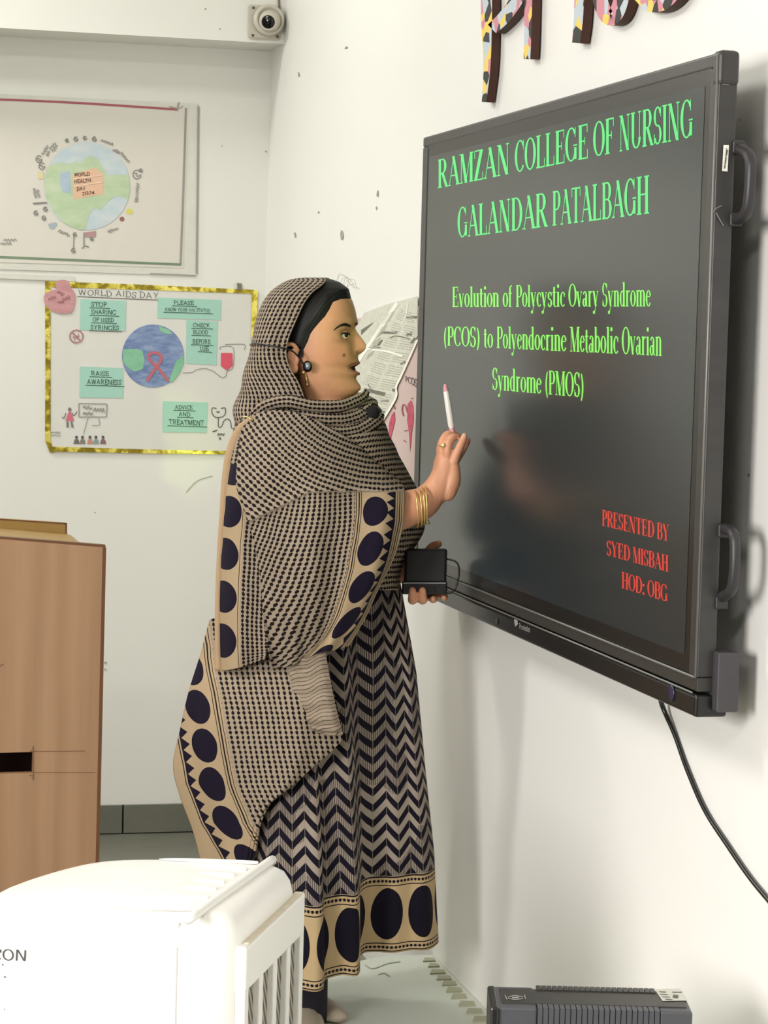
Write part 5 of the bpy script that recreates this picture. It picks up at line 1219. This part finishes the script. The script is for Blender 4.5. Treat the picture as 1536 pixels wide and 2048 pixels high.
for i, t_ in enumerate(ts_):
    f = wx[i]; sm_ = min(1, t_*.75)       # folds fade towards the waist
    xs_ = (hem[:, 0]-cx0)*(1-sm_)+195*np.cos(ell_a)*sm_; ws_ = hem[:, 1]*(1-sm_)+190*np.sin(ell_a)*sm_
    y = y_hem+(y_w-y_hem)*t_
    G[i, :, 0] = cx0+sh[i]*2.4*t_+xs_*f+ (10*t_ if 0 else 0); G[i, :, 2] = ws_*f*1.0
    G[i, :, 1] = y+sag*(1-t_)
    uv[i, :, 0] = arcH; uv[i, :, 1] = (y_hem-y)
xr_t = np.interp(ts_, [0, .1, .25, .47, .75, 1.0], [877, 873, 868, 851, 832, 800])
for i in range(150):
    mx = G[i, :, 0].max(); k_ = (xr_t[i]-(cx0-60))/(mx-(cx0-60)); s_ = G[i, :, 0] > cx0-60
    G[i, s_, 0] = (cx0-60)+(G[i, s_, 0]-(cx0-60))*k_
sheet('dress', G, uv, m_dress, pw, mapf=figk, thick=.002, label='navy and grey chevron print dress with disc hem')
# --- trousers, shoes
m_tr = mat('trouser_navy', (18, 14, 28), .8); m_sh = mat('shoe_beige', (186, 172, 152), .5)
for i, (t_, s0) in enumerate(((.062, -.035), (-.062, -.055))):
    path = [loc(s0, ZD+.62, t_), loc(s0, ZD+.40, t_), loc(s0-.005, ZD+.22, t_), loc(s0-.01, ZD+.115, t_), loc(s0-.01, ZD+(.008, .03)[i], t_+(.012, 0)[i])]
    P = smoothpath(path, 6); rr = np.interp(np.linspace(0, 1, len(P)), [0, .4, .75, 1], [.072, .064, .059, (.060, .050)[i]])
    V, Fs = tube_geo(P, rr, 24, caps=False); tr_ = obj('trouser_leg', mesh_from(V, Fs), m_tr, pw, smooth=True)
    so = tr_.modifiers.new('s', 'SOLIDIFY'); so.thickness = .002
    dx_, dt_ = ((.15, .99), (.62, .78))[i]
    pr_ = [(-.070,.004,.020,.030),(-.062,.0,.030,.062),(-.030,.0,.036,.066),(.02,.0,.039,.058),(.07,.0,.043,.046),(.12,.0,.042,.034),(.155,.0,.034,.026),(.175,.002,.018,.016)]
    V = []; Fs = []; n = 16
    for s_, zb, hw_, ht in pr_:
        for j in range(n):
            a = 2*math.pi*j/n; ww_ = hw_*math.cos(a)*(1 if math.sin(a) < .2 else .8); V.append(loc(s0-.01+s_*dx_-ww_*dt_, ZD+.001+max(0, zb+ht*(.5+.5*math.sin(a))), t_+s_*dt_+ww_*dx_))
    for q in range(len(pr_)-1):
        for j in range(n): k = (j+1) % n; Fs.append((q*n+j, q*n+k, (q+1)*n+k, (q+1)*n+j))
    Fs.append(tuple(range(n-1, -1, -1))); Fs.append(tuple((len(pr_)-1)*n+j for j in range(n)))
    obj('shoe', mesh_from(V, Fs), m_sh, pw, smooth=True, label='beige flat shoe')
# --- jewellery
m_au = mat('gold', (244, 214, 140), .34, .85, var=.03)
def bangle(x, y, wv_, r1, r2, tl):
    P = []
    for a in np.linspace(0, 2*math.pi, 49):
        P.append(fig(x+tl*math.sin(a)*1.0+3*math.cos(a), y-r1*math.sin(a), wv_+r2*math.cos(a)))
    V, Fs = tube_geo(P, .0017, 8, caps=False); return obj('bangle', mesh_from(V, Fs), m_au, pw, smooth=True)
for x, y, tl in [(832,1018,-3),(840,1015,-2.5),(846,1012,-2),(851,1010,-1.5)]: bangle(x, y, 196, 37, 38, tl)
tube('pendant_charm', [fig(854,1040,214), fig(857,1048,212)], [.003, .004], mat('olive_charm', (120, 122, 84), .5), pw)
P = [fig(888+9.5*math.cos(a)*.0+9.8*math.cos(a)*1.0, 890+2.2*math.sin(a), 188+12*math.sin(a)) for a in np.linspace(0, 2*math.pi, 33)]
V, Fs = tube_geo(P, .0016, 8, caps=False); rg = obj('finger_ring', mesh_from(V, Fs), m_au, pw, smooth=True)
sphere('ring_face', fig(887, 890.5, 200), np.array([4.4, 4.0, 2.0])*PX, m_au, rg, ax=[RT, UP, -fw])
ER = lambda x, y, d=0: fig(x, y, onhead(606, y if y < 745 else 745, 0)[2]+8+d)
er = sphere('earring', ER(607, 745), 3.6*PX, m_au, pw)
tube('earring_drop', [ER(611, 748), ER(613, 758), ER(614, 766)], [.0014, .0012, .0016], m_au, er)
sphere('earring_bead', ER(614, 769), np.array([2.6, 3.4, 2.6])*PX, m_au, er, ax=[RT, UP, -fw])
# --- headset
hs = tube('headset_band', smoothpath([fig(500,690,30), fig(508,686,70), fig(530,690,104), fig(560,695,112), fig(584,702,108), fig(598,715,100), fig(607,728,96)], 6), .0018, m_black, pw, label='thin black headset wire behind the ear')
sphere('earpiece', fig(615, 733, 90), np.array([9.5, 11.5, 8])*PX, m_black, hs, ax=[RT, UP, -fw])
sphere('earpiece_cap', fig(616, 732, 97), np.array([5.5, 7.5, 3])*PX, mat('silver_cap', (120, 128, 138), .25, .6), hs, ax=[RT, UP, -fw])
tube('microphone_boom', smoothpath([fig(716,812,90), fig(728,820,90), fig(740,824,84)], 5), .0014, m_black, hs)
t = NT('foam'); t.col((.006, .006, .006)); t.rough(.95); t.bump(t.noise(t.obj(), 900, 2), .5, .001)
sphere('microphone_foam', fig(746, 826, 84), np.array([12.5, 14.5, 12.5])*PX, t.m, hs, ax=[RT, UP, -fw])

# ------------------------------------------------------------------ things in her hands
mk = empty('marker_pen', fig(905, 860, 170), 'slim white marker pen with pink ends held upright in the raised hand', 'pen')
pa, pb = fig(906, 874, 168), fig(890, 768, 172)
ax_ = pb-pa; Lm = np.linalg.norm(ax_)
m_pw = mat('pen_white', (236, 232, 226), .3); m_pk = mat('pen_pink', (214, 152, 160), .35)
lathe('barrel', pa, ax_, [(0, 0), (.0045, 0), (.0052, Lm*.18), (.0066, Lm*.22), (.0064, Lm*.62), (.0058, Lm*.86)], m_pw, mk, 20)
lathe('cap', pa, ax_, [(.0058, Lm*.86), (.0046, Lm*.94), (.0022, Lm*1.0), (0, Lm*1.0)], m_pk, mk, 20)
lathe('grip', pa, ax_, [(.0049, -.004), (.0056, Lm*.02), (.0056, Lm*.15), (.005, Lm*.18)], m_pk, mk, 20)
tp = empty('transmitter_box', fig(850, 1142, 60), 'black palm-sized transmitter box with a looped cable held in the lower hand', 'box')
bw_ = RT*PX; bh_ = -UP*PX; bd_ = -fw*PX
O2 = fig(806, 1097, 56)
def tbx(name, lo, hi, m, bev, **k): return obox(name, O2, bw_+bh_*.0, bh_*1.0+bw_*-.03, bd_, lo, hi, m, tp, bevel=bev, **k)
tbx('case', (4, 0, 0), (87, 68, 26), mat('case_black', (4, 4, 5), .5), 5)
tbx('lower_case', (0, 64, -4), (89, 90, 24), mat('case_black2', (6, 6, 7), .35), 3)
tbx('silver_line', (2, 66, 22), (86, 69, 28), mat('silver_line', (150, 150, 152), .3, .6), .5)
tbx('knob', (56, 76, 22), (66, 84, 27), m_black, 1)
tube('cable_loop', smoothpath([fig(888,1118,66), fig(898,1119,68), fig(912,1124,70), fig(918,1136,70), fig(917,1156,68), fig(911,1176,66), fig(902,1186,66), fig(888,1186,64)], 6), .0019, m_black, tp)

# ------------------------------------------------------------------ added green spot aimed at her face; bases of the empties
po = bpy.data.objects.new('green_face_spot', sp); C.objects.link(po); po.location = (-.25, -2.2, 2.5)
tgt = Vector(tuple(fig(725, 690, 0))); po.rotation_euler = (tgt-Vector(po.location)).to_track_quat('-Z', 'Y').to_euler()
for e in [o for o in bpy.data.objects if o.type == 'EMPTY' and 'base' in o]:
    bs = Vector(list(e['base'])); del e['base']; e.location = bs
    for c in e.children: c.location = c.location-bs
